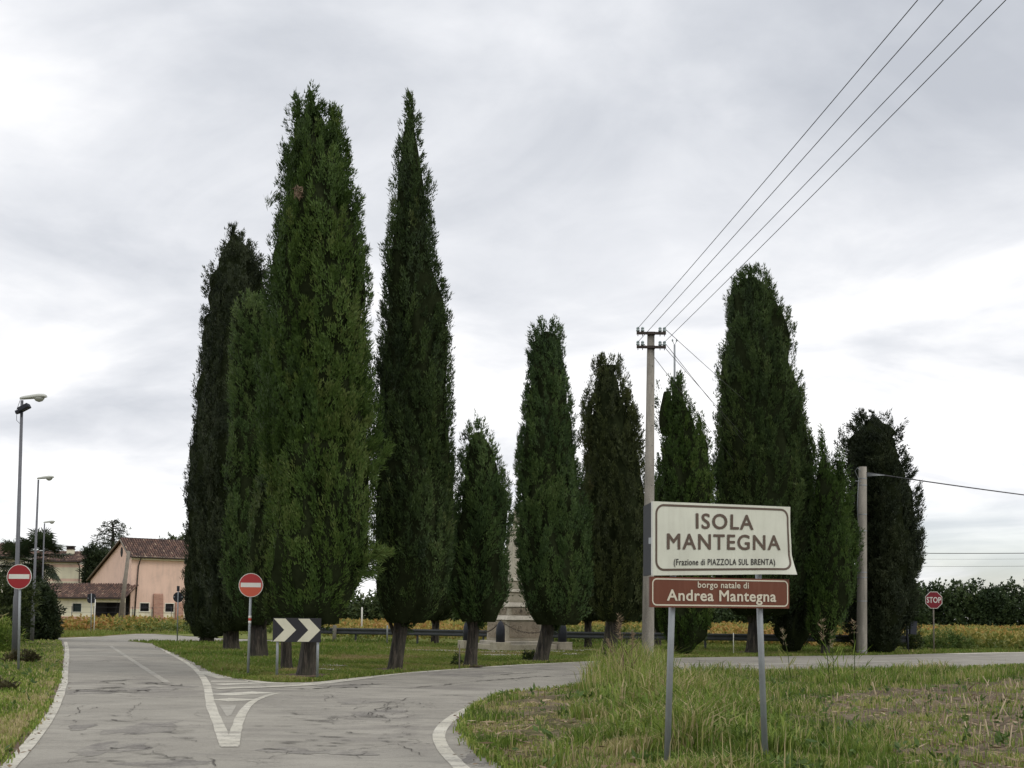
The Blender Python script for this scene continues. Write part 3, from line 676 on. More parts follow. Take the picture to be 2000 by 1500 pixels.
def cypress(label, base_px, rows_list, m, trunk_w, dens=48, L=0.27, w=0.05, k=8, amp=0.11, up=0.9, out=0.5, spread=0.33, tint_fn=None,
            trunk_top=1210, gap=0.15, seed=1, trunk=True, ragged=0.022, cy=0.0):
    base = G(*base_px); Y = base.y
    t = thing('cypress_tree', label, 'tree', (base.x, base.y, 0), 0, 'cypresses ringed round the monument')
    VV, QQ, TT, TR = [], [], [], []; nv = 0; view = math.atan2(-base.y, -base.x)
    for li, rows in enumerate(rows_list):
        z, c, r = lobe_arrays(rows, Y, base)
        sd = seed*13 + li
        zf = np.linspace(z[0], z[-1], 420); rf = np.interp(zf, z, r); cf = np.interp(zf, z, c)
        k5 = np.ones(15)/15; rtop = float(r[-1])
        rf = np.convolve(np.pad(rf, 7, 'edge'), k5, 'valid'); hc = max(0.25, 0.9*rtop)
        rf *= np.sqrt(np.clip((zf - zf[0])/0.35, 0.02, 1)) * np.sqrt(np.clip(1 - (1 - np.clip((zf[-1] - zf)/hc, 0, 1))**2, 0.01, 1))
        ds = np.minimum(np.sqrt(1 + np.gradient(rf, zf)**2), 4.0); area = float(np.sum(2*math.pi*np.maximum(rf, 0.15)*ds)*(zf[1]-zf[0]))
        n = int(area*dens*0.40)
        cdf = np.cumsum(np.maximum(rf, 0.12)*ds); cdf /= cdf[-1]
        zz = np.interp(RNG.random(n), cdf, zf) - 0.07*L/0.27; th = RNG.random(n)*2*math.pi
        keep = (np.cos(th-view) > -0.30) | (RNG.random(n) < 0.30)     # the far side, away from the road, is thinner
        zz, th = zz[keep], th[keep]; n = len(zz)
        rr = np.interp(zz, zf, rf); cc = np.interp(zz, zf, cf)
        S = np.stack([np.cos(th)*rr, np.sin(th)*rr, zz*0.26], 1)      # lumps stretched upward into plumes
        lump = (vnoise(S, 0.55, sd)*0.8 + vnoise(S, 1.5, sd+50)*0.75)*amp
        SF = S*np.array([1, 1, 0.5]); lump = lump - 0.13*np.exp(-(vnoise(SF, 0.62, sd+90)/0.28)**2)
        depth = RNG.random(n)**1.3*0.13
        far = RNG.random(n) < ragged
        ro = rr + lump*np.minimum(1, rr/0.5+0.3) - 0.01 - depth + np.where(far, RNG.uniform(0.04, 0.16, n)*L/0.27, 0)
        ro = np.maximum(ro, 0.0)
        O = np.stack([np.cos(th), np.sin(th), np.zeros(n)], 1)
        a = L*RNG.uniform(0.35, 0.75, n)                              # plume size
        taper = np.clip((zz - zf[0])/0.9, 0, 1)
        UP = O*(out*(1.1-0.65*taper))[:, None] + np.array([0, 0, 1.0])*(up*(0.35+0.75*taper))[:, None]
        UP += np.stack([vnoise(S, 1.0, sd+7), vnoise(S, 1.0, sd+8), vnoise(S, 1.0, sd+9)*0.5], 1)*0.14
        UP /= np.linalg.norm(UP, axis=1)[:, None]
        C = np.stack([cc + ro*np.cos(th), cy + ro*np.sin(th), zz], 1)
        kk = int(k*5.8); N = n*kk
        A = np.repeat(a, kk)[:, None]; Ur = np.repeat(UP, kk, 0); Or = np.repeat(O, kk, 0)
        off = RNG.normal(size=(N, 3))*0.33
        lon = RNG.uniform(-1.3, 1.2, N)
        taper2 = np.clip(1.15 - 0.6*(lon+1.3)/2.5, 0.25, 1)[:, None]
        P = np.repeat(C, kk, 0) + A*(off*taper2 + Ur*lon[:, None])
        D = Ur*0.9 + Or*0.15 + off*0.5 + RNG.normal(size=(N, 3))*spread*0.7
        D /= np.linalg.norm(D, axis=1)[:, None]
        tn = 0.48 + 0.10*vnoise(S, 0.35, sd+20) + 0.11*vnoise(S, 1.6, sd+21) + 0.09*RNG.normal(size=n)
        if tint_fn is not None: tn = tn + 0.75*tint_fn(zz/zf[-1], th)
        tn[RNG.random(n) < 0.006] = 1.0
        tn = np.repeat(tn, kk) + lon*0.10 + RNG.normal(size=N)*0.07
        sd_ = np.cross(D, Or + RNG.normal(size=(N, 3))*0.6); sd_ /= np.linalg.norm(sd_, axis=1)[:, None] + 1e-9
        sd_ *= (w*0.40*RNG.uniform(0.7, 1.3, N))[:, None]; ln = (L*0.37*RNG.uniform(0.6, 1.3, N))[:, None]
        TV = np.stack([P - sd_, P + sd_, P + D*ln], 1).astype(np.float32); TR.append((TV.reshape(-1, 3), np.clip(tn, 0, 0.97)))
        # closed inner body of old foliage, added to block light; shade is in its colour
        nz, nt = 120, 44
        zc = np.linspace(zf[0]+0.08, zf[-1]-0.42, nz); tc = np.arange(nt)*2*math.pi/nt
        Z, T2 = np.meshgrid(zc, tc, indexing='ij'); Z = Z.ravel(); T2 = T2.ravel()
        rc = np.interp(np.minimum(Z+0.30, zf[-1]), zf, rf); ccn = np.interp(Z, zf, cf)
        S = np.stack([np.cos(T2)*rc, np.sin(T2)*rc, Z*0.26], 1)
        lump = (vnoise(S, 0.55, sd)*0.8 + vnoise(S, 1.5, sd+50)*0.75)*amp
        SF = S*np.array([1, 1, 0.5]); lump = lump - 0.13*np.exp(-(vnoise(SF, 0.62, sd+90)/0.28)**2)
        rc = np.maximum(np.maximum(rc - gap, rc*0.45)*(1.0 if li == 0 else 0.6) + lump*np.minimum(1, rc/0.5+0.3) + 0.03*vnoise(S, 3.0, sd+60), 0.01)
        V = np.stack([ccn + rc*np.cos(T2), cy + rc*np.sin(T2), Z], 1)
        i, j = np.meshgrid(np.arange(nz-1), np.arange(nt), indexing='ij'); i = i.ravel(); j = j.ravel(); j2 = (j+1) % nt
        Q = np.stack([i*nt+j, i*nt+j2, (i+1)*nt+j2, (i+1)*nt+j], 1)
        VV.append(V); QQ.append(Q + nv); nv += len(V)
    nq = sum(len(q) for q in QQ)
    for V, T in TR: VV.append(V); TT.append(T)
    tri = nv + np.arange(sum(len(x) for x in TT)*3).reshape(-1, 3)
    me = np_mesh('crown', np.concatenate(VV), np.concatenate(QQ), tri, np.zeros(nq), np.concatenate(TT))
    crown = link_mesh('crown', me, M[m], t); me.materials.append(M['inner_twig_shade'])
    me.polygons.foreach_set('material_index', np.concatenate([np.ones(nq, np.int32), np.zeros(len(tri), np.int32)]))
    if trunk:
        # trunk with root flare and flutes, running up inside the crown
        rr = trunk_w*0.46; ztop = at(base_px[0], trunk_top, Y).z; zend = ztop + 3.0
        zc, cc, _ = lobe_arrays(rows_list[0], Y, base); x1 = float(np.interp(ztop, zc, cc)); 
        H = np.array([-0.15, 0.0, 0.06, 0.16, 0.35, 0.7, 1.1, 1.6, 2.2, zend]); nt = 28; V = []
        H = H[(H < zend-0.2) | (H == zend)]
        r_ = random.Random(seed); ph = [r_.random()*6.28 for _ in range(5)]
        lean = x1*0.55
        for h in H:
            fl = 0.92 + 0.20*math.exp(-max(h, 0)/0.14); tp = (1 - 0.12*min(h, 2.2)/2.2) * (1 if h < 2.3 else 0.45)
            x = lean*min(1, max(h, 0)/max(ztop, 0.5))**0.9
            for q in range(nt):
                a = q*2*math.pi/nt
                f = 1 + 0.11*math.sin(3*a+ph[0]+h*0.5) + 0.08*math.sin(5*a+ph[1]-h*0.7) + 0.06*math.sin(9*a+ph[2]+h) + 0.12*math.exp(-max(h, 0)/0.2)*math.sin(4*a+ph[3])
                V.append((x + rr*fl*tp*f*math.cos(a), cy + rr*fl*tp*f*math.sin(a), h))
        nh = len(H); Q = [(i*nt+j, i*nt+(j+1) % nt, (i+1)*nt+(j+1) % nt, (i+1)*nt+j) for i in range(nh-1) for j in range(nt)]
        me = np_mesh('trunk', V, np.array(Q), None, None, None, True); link_mesh('trunk', me, M['bark'], t)
        # limbs that fork off under the crown
        mb = MB()
        for q in range(5):
            a = q*1.26+seed; s = ztop*0.78+0.12*q
            p0 = Vector((lean*0.8+0.6*rr*math.cos(a), cy+0.6*rr*math.sin(a), s))
            p1 = p0 + Vector((math.cos(a)*0.20, math.sin(a)*0.20, 0.5)); p2 = p1 + Vector((math.cos(a)*0.10, math.sin(a)*0.10, 0.9))
            mb.tube([p0, p1, p2], [rr*0.32, rr*0.22, rr*0.1], 7)
        mb.build('limb', M['bark'], t)
    return t, crown

# the ring of cypresses, outline rows (row, left, right) measured off the photograph
D_MAIN = [(168, 603, 612), (195, 592, 622), (225, 577, 640), (270, 564, 668), (340, 549, 688), (400, 537, 700), (500, 531, 711), (600, 529, 717),
          (700, 527, 724), (800, 525, 727), (900, 521, 729), (1000, 523, 726), (1080, 527, 716), (1130, 537, 704), (1170, 549, 690), (1200, 562, 674), (1225, 580, 650)]
D_L2 = [(205, 644, 652), (235, 638, 664), (290, 630, 680), (360, 622, 692), (450, 615, 705)]
D_L3 = [(192, 577, 583), (215, 569, 593), (260, 565, 603), (330, 558, 612)]
D_L4 = [(440, 560, 590), (520, 535, 650), (650, 527, 700), (800, 521, 729), (900, 519, 729)]
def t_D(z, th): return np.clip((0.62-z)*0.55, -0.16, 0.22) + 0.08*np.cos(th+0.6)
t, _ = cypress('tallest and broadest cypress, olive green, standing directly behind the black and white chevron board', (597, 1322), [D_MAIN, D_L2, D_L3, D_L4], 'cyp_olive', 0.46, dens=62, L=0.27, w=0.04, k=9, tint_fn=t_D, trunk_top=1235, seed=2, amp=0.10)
def sprig(parent, base, px, size, Y, m, tint=0.9, n=26, droop=0.0, L=0.35):
    """a loose shoot that sticks out of a crown"""
    c = at(px[0], px[1], Y) - Vector((base.x, base.y, 0)); c = np.array(c)
    s = size*Y/F_PX
    q = RNG.random(n); a = RNG.normal(size=(n, 3))*0.12*s
    P = c + np.stack([(q-0.5)*s*1.2, RNG.normal(size=n)*0.15*s, (q-0.5)*s*(1.6-droop) - droop*q*q*s], 1) + a
    D = np.tile([[0.5, 0, 0.75-droop]], (n, 1)) + RNG.normal(size=(n, 3))*0.25; D /= np.linalg.norm(D, axis=1)[:, None]
    V, Q, T = sprays(P, D, np.tile([[0, -1.0, 0.2]], (n, 1)), 16, np.full(n, L), 0.02, 0.4, np.full(n, tint))
    tag(link_mesh('shoot', np_mesh('shoot', V, Q, None, T), M[m], parent), kind='stuff')
bD = G(597, 1322)
sprig(t, bD, (736, 905), 36, bD.y-0.2, 'cyp_olive', 0.72, 30, L=0.2)
sprig(t, bD, (728, 1078), 44, bD.y-0.3, 'cyp_olive', 0.85, 60, 0.5, L=0.2)
sprig(t, bD, (716, 1115), 30, bD.y-0.3, 'cyp_olive', 0.8, 24, 0.6, L=0.2)
sprig(t, bD, (531, 396), 18, bD.y, 'cyp_dark', 0.6, 6, L=0.22)
sprig(t, bD, (709, 500), 18, bD.y, 'cyp_dark', 0.5, 10, L=0.18)
c = np.array(at(581, 373, bD.y-1.0) - Vector((bD.x, bD.y, 0)))
P = c + RNG.normal(size=(16, 3))*np.array([0.035, 0.04, 0.06]); Dn = np.tile([[0.1, -0.3, -0.9]], (16, 1)) + RNG.normal(size=(16, 3))*0.3
V, Q, T = sprays(P, Dn/np.linalg.norm(Dn, axis=1)[:, None], np.tile([[0, -1.0, 0]], (16, 1)), 6, np.full(16, 0.13), 0.022, 0.4, np.full(16, 0.05))
tag(link_mesh('dead_twig', np_mesh('dead_twig', V, Q, None, T), M['dry'], t), 'small reddish brown dead twig high in the crown')

F_ROWS = [(186, 794, 808), (205, 786, 817), (240, 779, 826), (280, 776, 829), (350, 766, 838), (430, 758, 847), (520, 751, 857), (620, 744, 866), (700, 737, 873),
          (800, 732, 879), (900, 730, 885), (1000, 724, 887), (1080, 723, 884), (1130, 727, 875), (1170, 736, 862), (1200, 752, 842), (1222, 772, 812)]
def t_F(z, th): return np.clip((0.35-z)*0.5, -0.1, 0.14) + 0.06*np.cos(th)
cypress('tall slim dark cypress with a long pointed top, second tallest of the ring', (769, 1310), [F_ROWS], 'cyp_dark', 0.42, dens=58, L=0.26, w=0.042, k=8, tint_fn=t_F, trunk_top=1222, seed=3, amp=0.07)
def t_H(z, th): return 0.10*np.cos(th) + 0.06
H_ROWS = [(817, 926, 934), (835, 914, 948), (860, 903, 963), (900, 894, 977), (950, 889, 988), (1000, 887, 996), (1050, 884, 1000), (1100, 880, 1000), (1140, 878, 997), (1170, 882, 988), (1198, 894, 976), (1220, 912, 954)]
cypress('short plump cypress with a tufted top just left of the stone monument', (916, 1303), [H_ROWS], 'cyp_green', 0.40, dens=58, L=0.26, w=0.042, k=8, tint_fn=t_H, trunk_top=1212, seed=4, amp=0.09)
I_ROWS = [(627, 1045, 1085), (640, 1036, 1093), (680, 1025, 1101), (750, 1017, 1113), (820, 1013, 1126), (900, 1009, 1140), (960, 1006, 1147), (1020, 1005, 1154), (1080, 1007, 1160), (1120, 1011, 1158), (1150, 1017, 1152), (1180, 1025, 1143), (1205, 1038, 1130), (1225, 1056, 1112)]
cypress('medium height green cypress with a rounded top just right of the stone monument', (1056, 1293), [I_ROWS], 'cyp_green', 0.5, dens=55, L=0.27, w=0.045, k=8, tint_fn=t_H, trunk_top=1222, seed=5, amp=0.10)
J_ROWS = [(693, 1176, 1194), (705, 1165, 1206), (740, 1157, 1216), (780, 1152, 1225), (830, 1148, 1246), (900, 1144, 1262), (980, 1142, 1273), (1060, 1142, 1275), (1130, 1146, 1272), (1180, 1155, 1262), (1215, 1170, 1240)]
J_L2 = [(762, 1143, 1155), (790, 1137, 1165), (850, 1135, 1180), (940, 1140, 1190), (1050, 1143, 1200)]
J_L3 = [(735, 1214, 1224), (765, 1212, 1236), (820, 1205, 1251), (900, 1200, 1264)]
cypress('brownish dark cypress with a humped top directly left of the tall concrete power pole', (1190, 1283), [J_ROWS, J_L2, J_L3], 'cyp_brown', 0.62, dens=40, L=0.30, w=0.05, k=8, trunk_top=1215, seed=6, amp=0.10, gap=0.24)
K_ROWS = [(880, 1140, 1160), (950, 1122, 1174), (1050, 1112, 1184), (1130, 1110, 1188), (1190, 1118, 1178), (1215, 1132, 1164)]
cypress('dark back cypress mostly hidden, its pale grey trunk showing right of the monument', (1148, 1266), [K_ROWS], 'cyp_black', 0.42, dens=28, L=0.32, w=0.06, k=7, trunk_top=1212, seed=7)
K2 = [(890, 1283, 1290), (930, 1272, 1302), (990, 1258, 1314), (1060, 1248, 1322), (1130, 1246, 1324), (1190, 1258, 1312), (1236, 1275, 1295)]
cypress('green cypress showing only as a slope between the tall concrete pole and the small cypress', (1284, 1264), [K2], 'cyp_olive', 0.40, dens=28, L=0.32, w=0.055, k=7, trunk_top=1230, seed=8)
G_ROWS = [(868, 866, 880), (900, 845, 893), (980, 822, 902), (1060, 812, 905), (1130, 814, 902), (1180, 824, 892), (1215, 838, 866)]
cypress('dark back cypress peeping out low between the tall slim cypress and the plump one', (849, 1259), [G_ROWS], 'cyp_black', 0.42, dens=28, L=0.32, w=0.06, k=7, trunk_top=1212, seed=9)
A_ROWS = [(598, 408, 424), (630, 400, 436), (690, 390, 448), (760, 379, 456), (850, 372, 460), (950, 368, 462), (1050, 364, 460), (1130, 362, 456), (1190, 363, 450), (1225, 370, 440), (1246, 384, 424)]
cypress('dark cypress at the far left end of the ring, next to the pink house', (405, 1256), [A_ROWS], 'cyp_black', 0.7, tint_fn=lambda z, th: 0.16+0*z, dens=34, L=0.32, w=0.055, k=8, trunk_top=1236, seed=10, amp=0.12, ragged=0.08)
B_ROWS = [(438, 452, 460), (460, 441, 470), (500, 430, 490), (550, 419, 508), (580, 414, 512), (640, 408, 515), (720, 404, 518), (820, 400, 520), (950, 396, 520), (1080, 395, 515), (1160, 398, 510), (1210, 412, 490), (1236, 432, 474)]
B_L2 = [(474, 478, 488), (500, 470, 499), (550, 462, 511), (620, 450, 515)]
cypress('dark cypress with a ragged tufted top rising behind the paler round-topped one', (452, 1271), [B_ROWS, B_L2], 'cyp_black', 0.68, tint_fn=lambda z, th: 0.14+0*z, dens=40, L=0.34, w=0.055, k=8, trunk_top=1232, seed=11, amp=0.17, ragged=0.34, spread=0.42)
C_ROWS = [(571, 482, 508), (580, 470, 522), (610, 460, 534), (680, 452, 545), (760, 448, 552), (850, 444, 556), (950, 441, 557), (1050, 440, 556), (1110, 443, 552), (1160, 454, 545), (1200, 472, 532), (1225, 486, 520)]
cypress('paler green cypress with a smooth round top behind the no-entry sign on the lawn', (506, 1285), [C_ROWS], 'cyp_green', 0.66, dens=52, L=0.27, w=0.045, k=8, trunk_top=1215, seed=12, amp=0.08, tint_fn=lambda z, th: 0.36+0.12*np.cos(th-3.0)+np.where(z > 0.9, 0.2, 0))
E_ROWS = [(640, 545, 558), (740, 520, 590), (850, 508, 612), (950, 499, 618), (1030, 495, 618), (1100, 498, 614), (1150, 506, 606), (1190, 518, 594), (1220, 538, 576)]
cypress('bluish green cypress squeezed in behind the left flank of the tallest one', (559, 1309), [E_ROWS], 'cyp_dark', 0.34, dens=48, L=0.27, w=0.045, k=8, trunk_top=1228, seed=13, tint_fn=lambda z, th: 0.12+0*z)
L_ROWS = [(728, 1318, 1332), (745, 1306, 1342), (790, 1299, 1353), (850, 1294, 1364), (900, 1291, 1374), (960, 1287, 1384), (1040, 1284, 1392), (1120, 1283, 1394), (1190, 1287, 1388), (1235, 1295, 1378), (1262, 1306, 1364), (1277, 1318, 1350)]
L_L2 = [(745, 1297, 1303), (780, 1295, 1313), (850, 1291, 1322)]
L_L3 = [(806, 1365, 1372), (840, 1358, 1377), (900, 1352, 1388), (970, 1345, 1400)]
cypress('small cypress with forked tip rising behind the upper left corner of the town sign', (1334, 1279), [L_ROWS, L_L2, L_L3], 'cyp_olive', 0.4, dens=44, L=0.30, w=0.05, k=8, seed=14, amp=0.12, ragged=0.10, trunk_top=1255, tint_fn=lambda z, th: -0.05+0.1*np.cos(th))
M_ROWS = [(523, 1455, 1488), (535, 1440, 1502), (560, 1424, 1511), (600, 1418, 1520), (650, 1414, 1532), (720, 1408, 1547), (800, 1402, 1566), (860, 1398, 1578), (930, 1396, 1590), (1000, 1396, 1598), (1060, 1398, 1596), (1120, 1404, 1588), (1170, 1420, 1570), (1205, 1440, 1520)]
M_L2 = [(878, 1398, 1404), (920, 1388, 1420), (990, 1384, 1450), (1080, 1388, 1470)]
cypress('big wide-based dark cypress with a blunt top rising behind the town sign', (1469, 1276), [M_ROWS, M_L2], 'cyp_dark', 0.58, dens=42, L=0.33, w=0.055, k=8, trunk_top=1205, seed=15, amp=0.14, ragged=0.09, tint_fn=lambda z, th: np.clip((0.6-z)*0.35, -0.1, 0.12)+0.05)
P_ROWS = [(930, 1548, 1556), (1000, 1530, 1582), (1080, 1515, 1594), (1160, 1508, 1596), (1220, 1512, 1585), (1255, 1522, 1568), (1274, 1534, 1556)]
cypress('black low cypress tucked behind the lower right of the town sign', (1545, 1275), [P_ROWS], 'cyp_black', 0.4, dens=32, L=0.32, w=0.055, k=8, trunk_top=1262, seed=16)
N_ROWS = [(836, 1601, 1608), (870, 1596, 1615), (900, 1594, 1630), (950, 1592, 1648), (1000, 1588, 1664), (1060, 1582, 1674), (1120, 1578, 1668), (1180, 1576, 1658), (1230, 1584, 1642), (1262, 1598, 1624)]
N_L2 = [(880, 1632, 1644), (905, 1622, 1652), (960, 1622, 1664), (1020, 1612, 1672)]
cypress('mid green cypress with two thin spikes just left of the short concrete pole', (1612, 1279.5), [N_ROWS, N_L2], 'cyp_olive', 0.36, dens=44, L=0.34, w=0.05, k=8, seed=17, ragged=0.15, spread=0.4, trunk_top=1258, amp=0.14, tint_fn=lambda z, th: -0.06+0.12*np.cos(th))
O_ROWS = [(802, 1682, 1698), (815, 1668, 1718), (840, 1655, 1738), (880, 1652, 1758), (930, 1655, 1774), (980, 1660, 1787), (1030, 1662, 1797), (1070, 1662, 1802), (1110, 1662, 1796), (1160, 1662, 1786), (1220, 1664, 1774), (1258, 1672, 1758), (1276, 1690, 1738)]
O_L2 = [(842, 1641, 1652), (865, 1640, 1670), (920, 1648, 1690)]
cypress('ragged black conifer at the right end of the ring behind the short concrete pole', (1712, 1276), [O_ROWS], 'cyp_black', 0.5, dens=36, L=0.40, w=0.06, k=9, seed=18, ragged=0.2, spread=0.55, up=0.55, out=0.75, trunk_top=1262, amp=0.20, gap=0.28)

TRUNKS = ((597, 1322, 0.75), (559, 1309, 0.6), (506, 1285, 0.8), (452, 1271, 0.9), (769, 1310, 0.6), (916, 1303, 0.5), (1056, 1293, 0.7), (1190, 1283, 0.8), (1469, 1276, 0.8))
for bx_, by_, r_ in TRUNKS:
    c_ = G(bx_, by_)
    sheet('bare_earth', [(c_.x + r_*(1+0.25*math.sin(3*t_+bx_)+0.12*math.sin(7*t_))*math.cos(t_), c_.y + r_*(1+0.25*math.cos(2*t_+by_))*math.sin(t_)) for t_ in [k_*6.283/22 for k_ in range(22)]], 0.047, M['g_soil'], 0)

# ------------------------------------------------------------------ other planting
def leafcloud(P, O, tint, L, w, k=5, spread=0.8, up=0.3):
    D = O*0.7 + np.array([0, 0, up]); D = D/np.maximum(np.linalg.norm(D, axis=1), 1e-6)[:, None]
    return sprays(P, D, O, k, np.full(len(P), L), w, spread, tint)
def blob_points(c, r, n, seed, shell=0.55):
    d = RNG.normal(size=(n, 3)); d /= np.linalg.norm(d, axis=1)[:, None]
    q = (shell + (1-shell)*RNG.random(n)**0.6)
    lum = 1 + 0.16*vnoise(d*np.array(r), 0.5/max(r)*3, seed) + 0.1*vnoise(d*np.array(r), 1.2/max(r)*3, seed+1)
    P = np.array(c) + d*np.array(r)*(q*lum)[:, None]; return P, d
def shrub(name, label, cat, loc, blobs, m, n=900, L=0.2, w=0.09, group=None, k=5, stem=0.06, spread=0.8, tb=0.5):
    t = thing(name, label, cat, loc, 0, group); VV, QQ, TT = [], [], []; nv = 0
    tot = sum(b[1][0]*b[1][2] for b in blobs)
    for i, (c, r) in enumerate(blobs):
        P, d = blob_points(c, r, int(n*r[0]*r[2]/tot), i*7+len(label))
        P[:, 2] = np.maximum(P[:, 2], 0.03)
        V, Q, T = leafcloud(P, d, tb + 0.18*vnoise(P, 0.8, i+3) + 0.12*RNG.normal(size=len(P)), L, w, k, spread)
        VV.append(V); QQ.append(Q+nv); TT.append(T); nv += len(V)
    link_mesh('foliage', np_mesh('foliage', np.concatenate(VV), np.concatenate(QQ), None, np.concatenate(TT)), M[m], t)
    mb = MB()
    for i, (c, r) in enumerate(blobs[:5]):
        a = i*2.4
        mb.tube([(0.1*math.cos(a), 0.1*math.sin(a), -0.05), (c[0]*0.5, c[1]*0.5, c[2]*0.5), (c[0], c[1], c[2]+r[2]*0.3)], [stem, stem*0.8, stem*0.4], 6)
    mb.build('stem', M['bark'], t); return t
def place(px, Y): return (at(px, 1200, Y).x, Y, 0)

shrub('evergreen_bush', 'large dark evergreen bush at the roadside behind the left no-entry sign', 'bush', place(74, 60),
      [((0, 0, 1.2), (0.95, 0.9, 1.2)), ((0.3, -0.2, 1.9), (0.65, 0.6, 0.8)), ((-0.5, 0.2, 0.9), (0.8, 0.7, 0.9)), ((0.55, -0.2, 0.7), (0.6, 0.6, 0.75))], 'leaf_dark', 3200, 0.2, 0.08)
shrub('evergreen_bush', 'dark upright evergreen bush under the fan palms left of the low annex', 'bush', place(52, 64),
      [((0, 0, 1.7), (1.1, 1.0, 1.7)), ((0.5, 0, 2.3), (0.7, 0.7, 0.9)), ((-0.8, 0, 1.3), (0.9, 0.8, 1.3))], 'leaf_dark', 2400, 0.22, 0.09)
shrub('tangled_hedge', 'tangled green brown hedge at the left border of the photo behind the lamp post', 'hedge', place(-2, 50),
      [((0, 0, 0.9), (1.0, 0.9, 1.0)), ((-0.9, 0, 1.3), (1.1, 1.0, 1.4)), ((0.5, 0.6, 1.4), (0.7, 0.8, 1.2)), ((0.2, 1.0, 2.2), (0.9, 0.9, 0.9)), ((-2.6, 0.4, 1.5), (1.5, 1.2, 1.6))], 'leaf_mid', 3200, 0.2, 0.06, tb=0.45)
shrub('weed_clump', 'yellow green weed clump at the left edge below the hedge', 'weeds', place(-4, 42),
      [((0, 0, 0.4), (0.7, 0.8, 0.75)), ((-0.9, 0.3, 0.6), (0.9, 0.8, 0.9))], 'grass', 1300, 0.26, 0.035, tb=0.5, stem=0.02)
b_ = G(35, 1296)
shrub('bramble', 'small dark reddish bramble at the foot of the left lamp post', 'bush', (b_.x, b_.y+0.3, 0),
      [((0, 0, 0.14), (0.30, 0.25, 0.2)), ((0.25, 0.1, 0.1), (0.2, 0.2, 0.14)), ((-0.25, -0.1, 0.1), (0.24, 0.2, 0.15))], 'bramble', 300, 0.12, 0.03, stem=0.015)
b_ = G(8, 1352)
shrub('bramble', 'low dark weed clump on the left verge nearer than the no-entry sign', 'bush', (b_.x, b_.y, 0),
      [((0, 0, 0.07), (0.22, 0.2, 0.10)), ((-0.3, 0.2, 0.08), (0.24, 0.24, 0.13))], 'bramble', 170, 0.12, 0.03, stem=0.012)
b_ = G(1033, 1291)
shrub('sprout', 'low leafy sprouts at the foot of the cypress right of the monument', 'shrub', (b_.x, b_.y+0.1, 0), [((0, 0, 0.14), (0.20, 0.15, 0.2)), ((0.15, 0.1, 0.08), (0.14, 0.14, 0.12))], 'leaf_mid', 120, 0.11, 0.04, stem=0.01)
b_ = G(893, 1302)
shrub('sprout', 'small green weed by the thin stake left of the plump cypress trunk', 'shrub', (b_.x, b_.y+0.05, 0), [((0, 0, 0.16), (0.10, 0.10, 0.18))], 'leaf_mid', 50, 0.11, 0.03, stem=0.01)
b_ = G(1018, 1261)
shrub('rose_bush', 'small bush with red roses in front of the stone monument', 'rose bush', (b_.x, b_.y+0.1, 0.15), [((0, 0, 0.52), (0.2, 0.16, 0.22)), ((-0.1, 0, 0.35), (0.14, 0.12, 0.16))], 'flower', 110, 0.09, 0.07, stem=0.012, tb=0.66)
b_ = G(1862, 1272)
shrub('weedy_bush', 'green weedy bush in the yellow field just right of the stop sign', 'bush', (b_.x, b_.y+1.0, 0), [((0, 0, 0.42), (0.8, 0.5, 0.55)), ((-0.7, 0.2, 0.3), (0.5, 0.4, 0.38)), ((0.9, 0.1, 0.32), (0.6, 0.4, 0.4))], 'leaf_weed', 700, 0.16, 0.045, stem=0.015, tb=0.55)
b_ = G(1805, 1274)
shrub('weedy_bush', 'upright green weed between the dark box post and the stop sign', 'bush', (b_.x, b_.y+1.2, 0), [((0, 0, 0.55), (0.3, 0.3, 0.6)), ((-0.4, 0.1, 0.35), (0.4, 0.3, 0.4))], 'leaf_mid', 420, 0.15, 0.045, stem=0.015, tb=0.5)

def fan_palm(label, px, Y, h, s, seed):
    t = thing('fan_palm', label, 'palm tree', place(px, Y), 0, 'fan palms beside the left road')
    MB().tube([(0, 0, -0.1), (0.04, 0, h*0.5), (0, 0, h)], [0.17*s, 0.15*s, 0.16*s], 10).build('trunk', M['palm_trunk'], t)
    V, Q, T = [], [], []; r = random.Random(seed)
    for i in range(54):
        az = r.random()*6.28; el = R(r.uniform(-55, 78)); st = Vector((0, 0, h + 0.1))
        d = Vector((math.cos(az)*math.cos(el), math.sin(az)*math.cos(el), math.sin(el)))
        hub = st + d*r.uniform(0.6, 1.05)*s + Vector((0, 0, -0.1)); side = d.cross(Vector((0, 0, 1))).normalized(); up = side.cross(d)
        ti = r.uniform(0.05, 0.75) if el > -0.5 else r.uniform(0.2, 1.0)
        w = side*0.012; b = len(V); V += [st-w, st+w, hub+w, hub-w]; Q.append((b, b+1, b+2, b+3)); T.append(ti)
        for k in range(17):
            a = R(-100 + 200*k/16); dd = (d*math.cos(a) + side*math.sin(a)).normalized(); l = s*r.uniform(0.6, 0.8)
            e = (dd.cross(up)).normalized()*0.035*s; tip = hub + dd*l - Vector((0, 0, 0.16*l + r.random()*0.1)); mid = hub + dd*l*0.55
            b = len(V); V += [hub, mid+e, tip, mid-e]; Q.append((b, b+1, b+2, b+3)); T.append(min(1, max(0, ti+r.uniform(-0.1, 0.1))))
    link_mesh('fronds', np_mesh('fronds', V, np.array(Q), None, T), M['leaf_dark'], t); return t
fan_palm('larger fan palm on a bare trunk, right one of the two beside the lamp posts', 74, 86, 5.3, 1.55, 5)
fan_palm('lower fan palm, left one of the two, behind the first lamp post', 27, 84, 4.8, 1.3, 9)

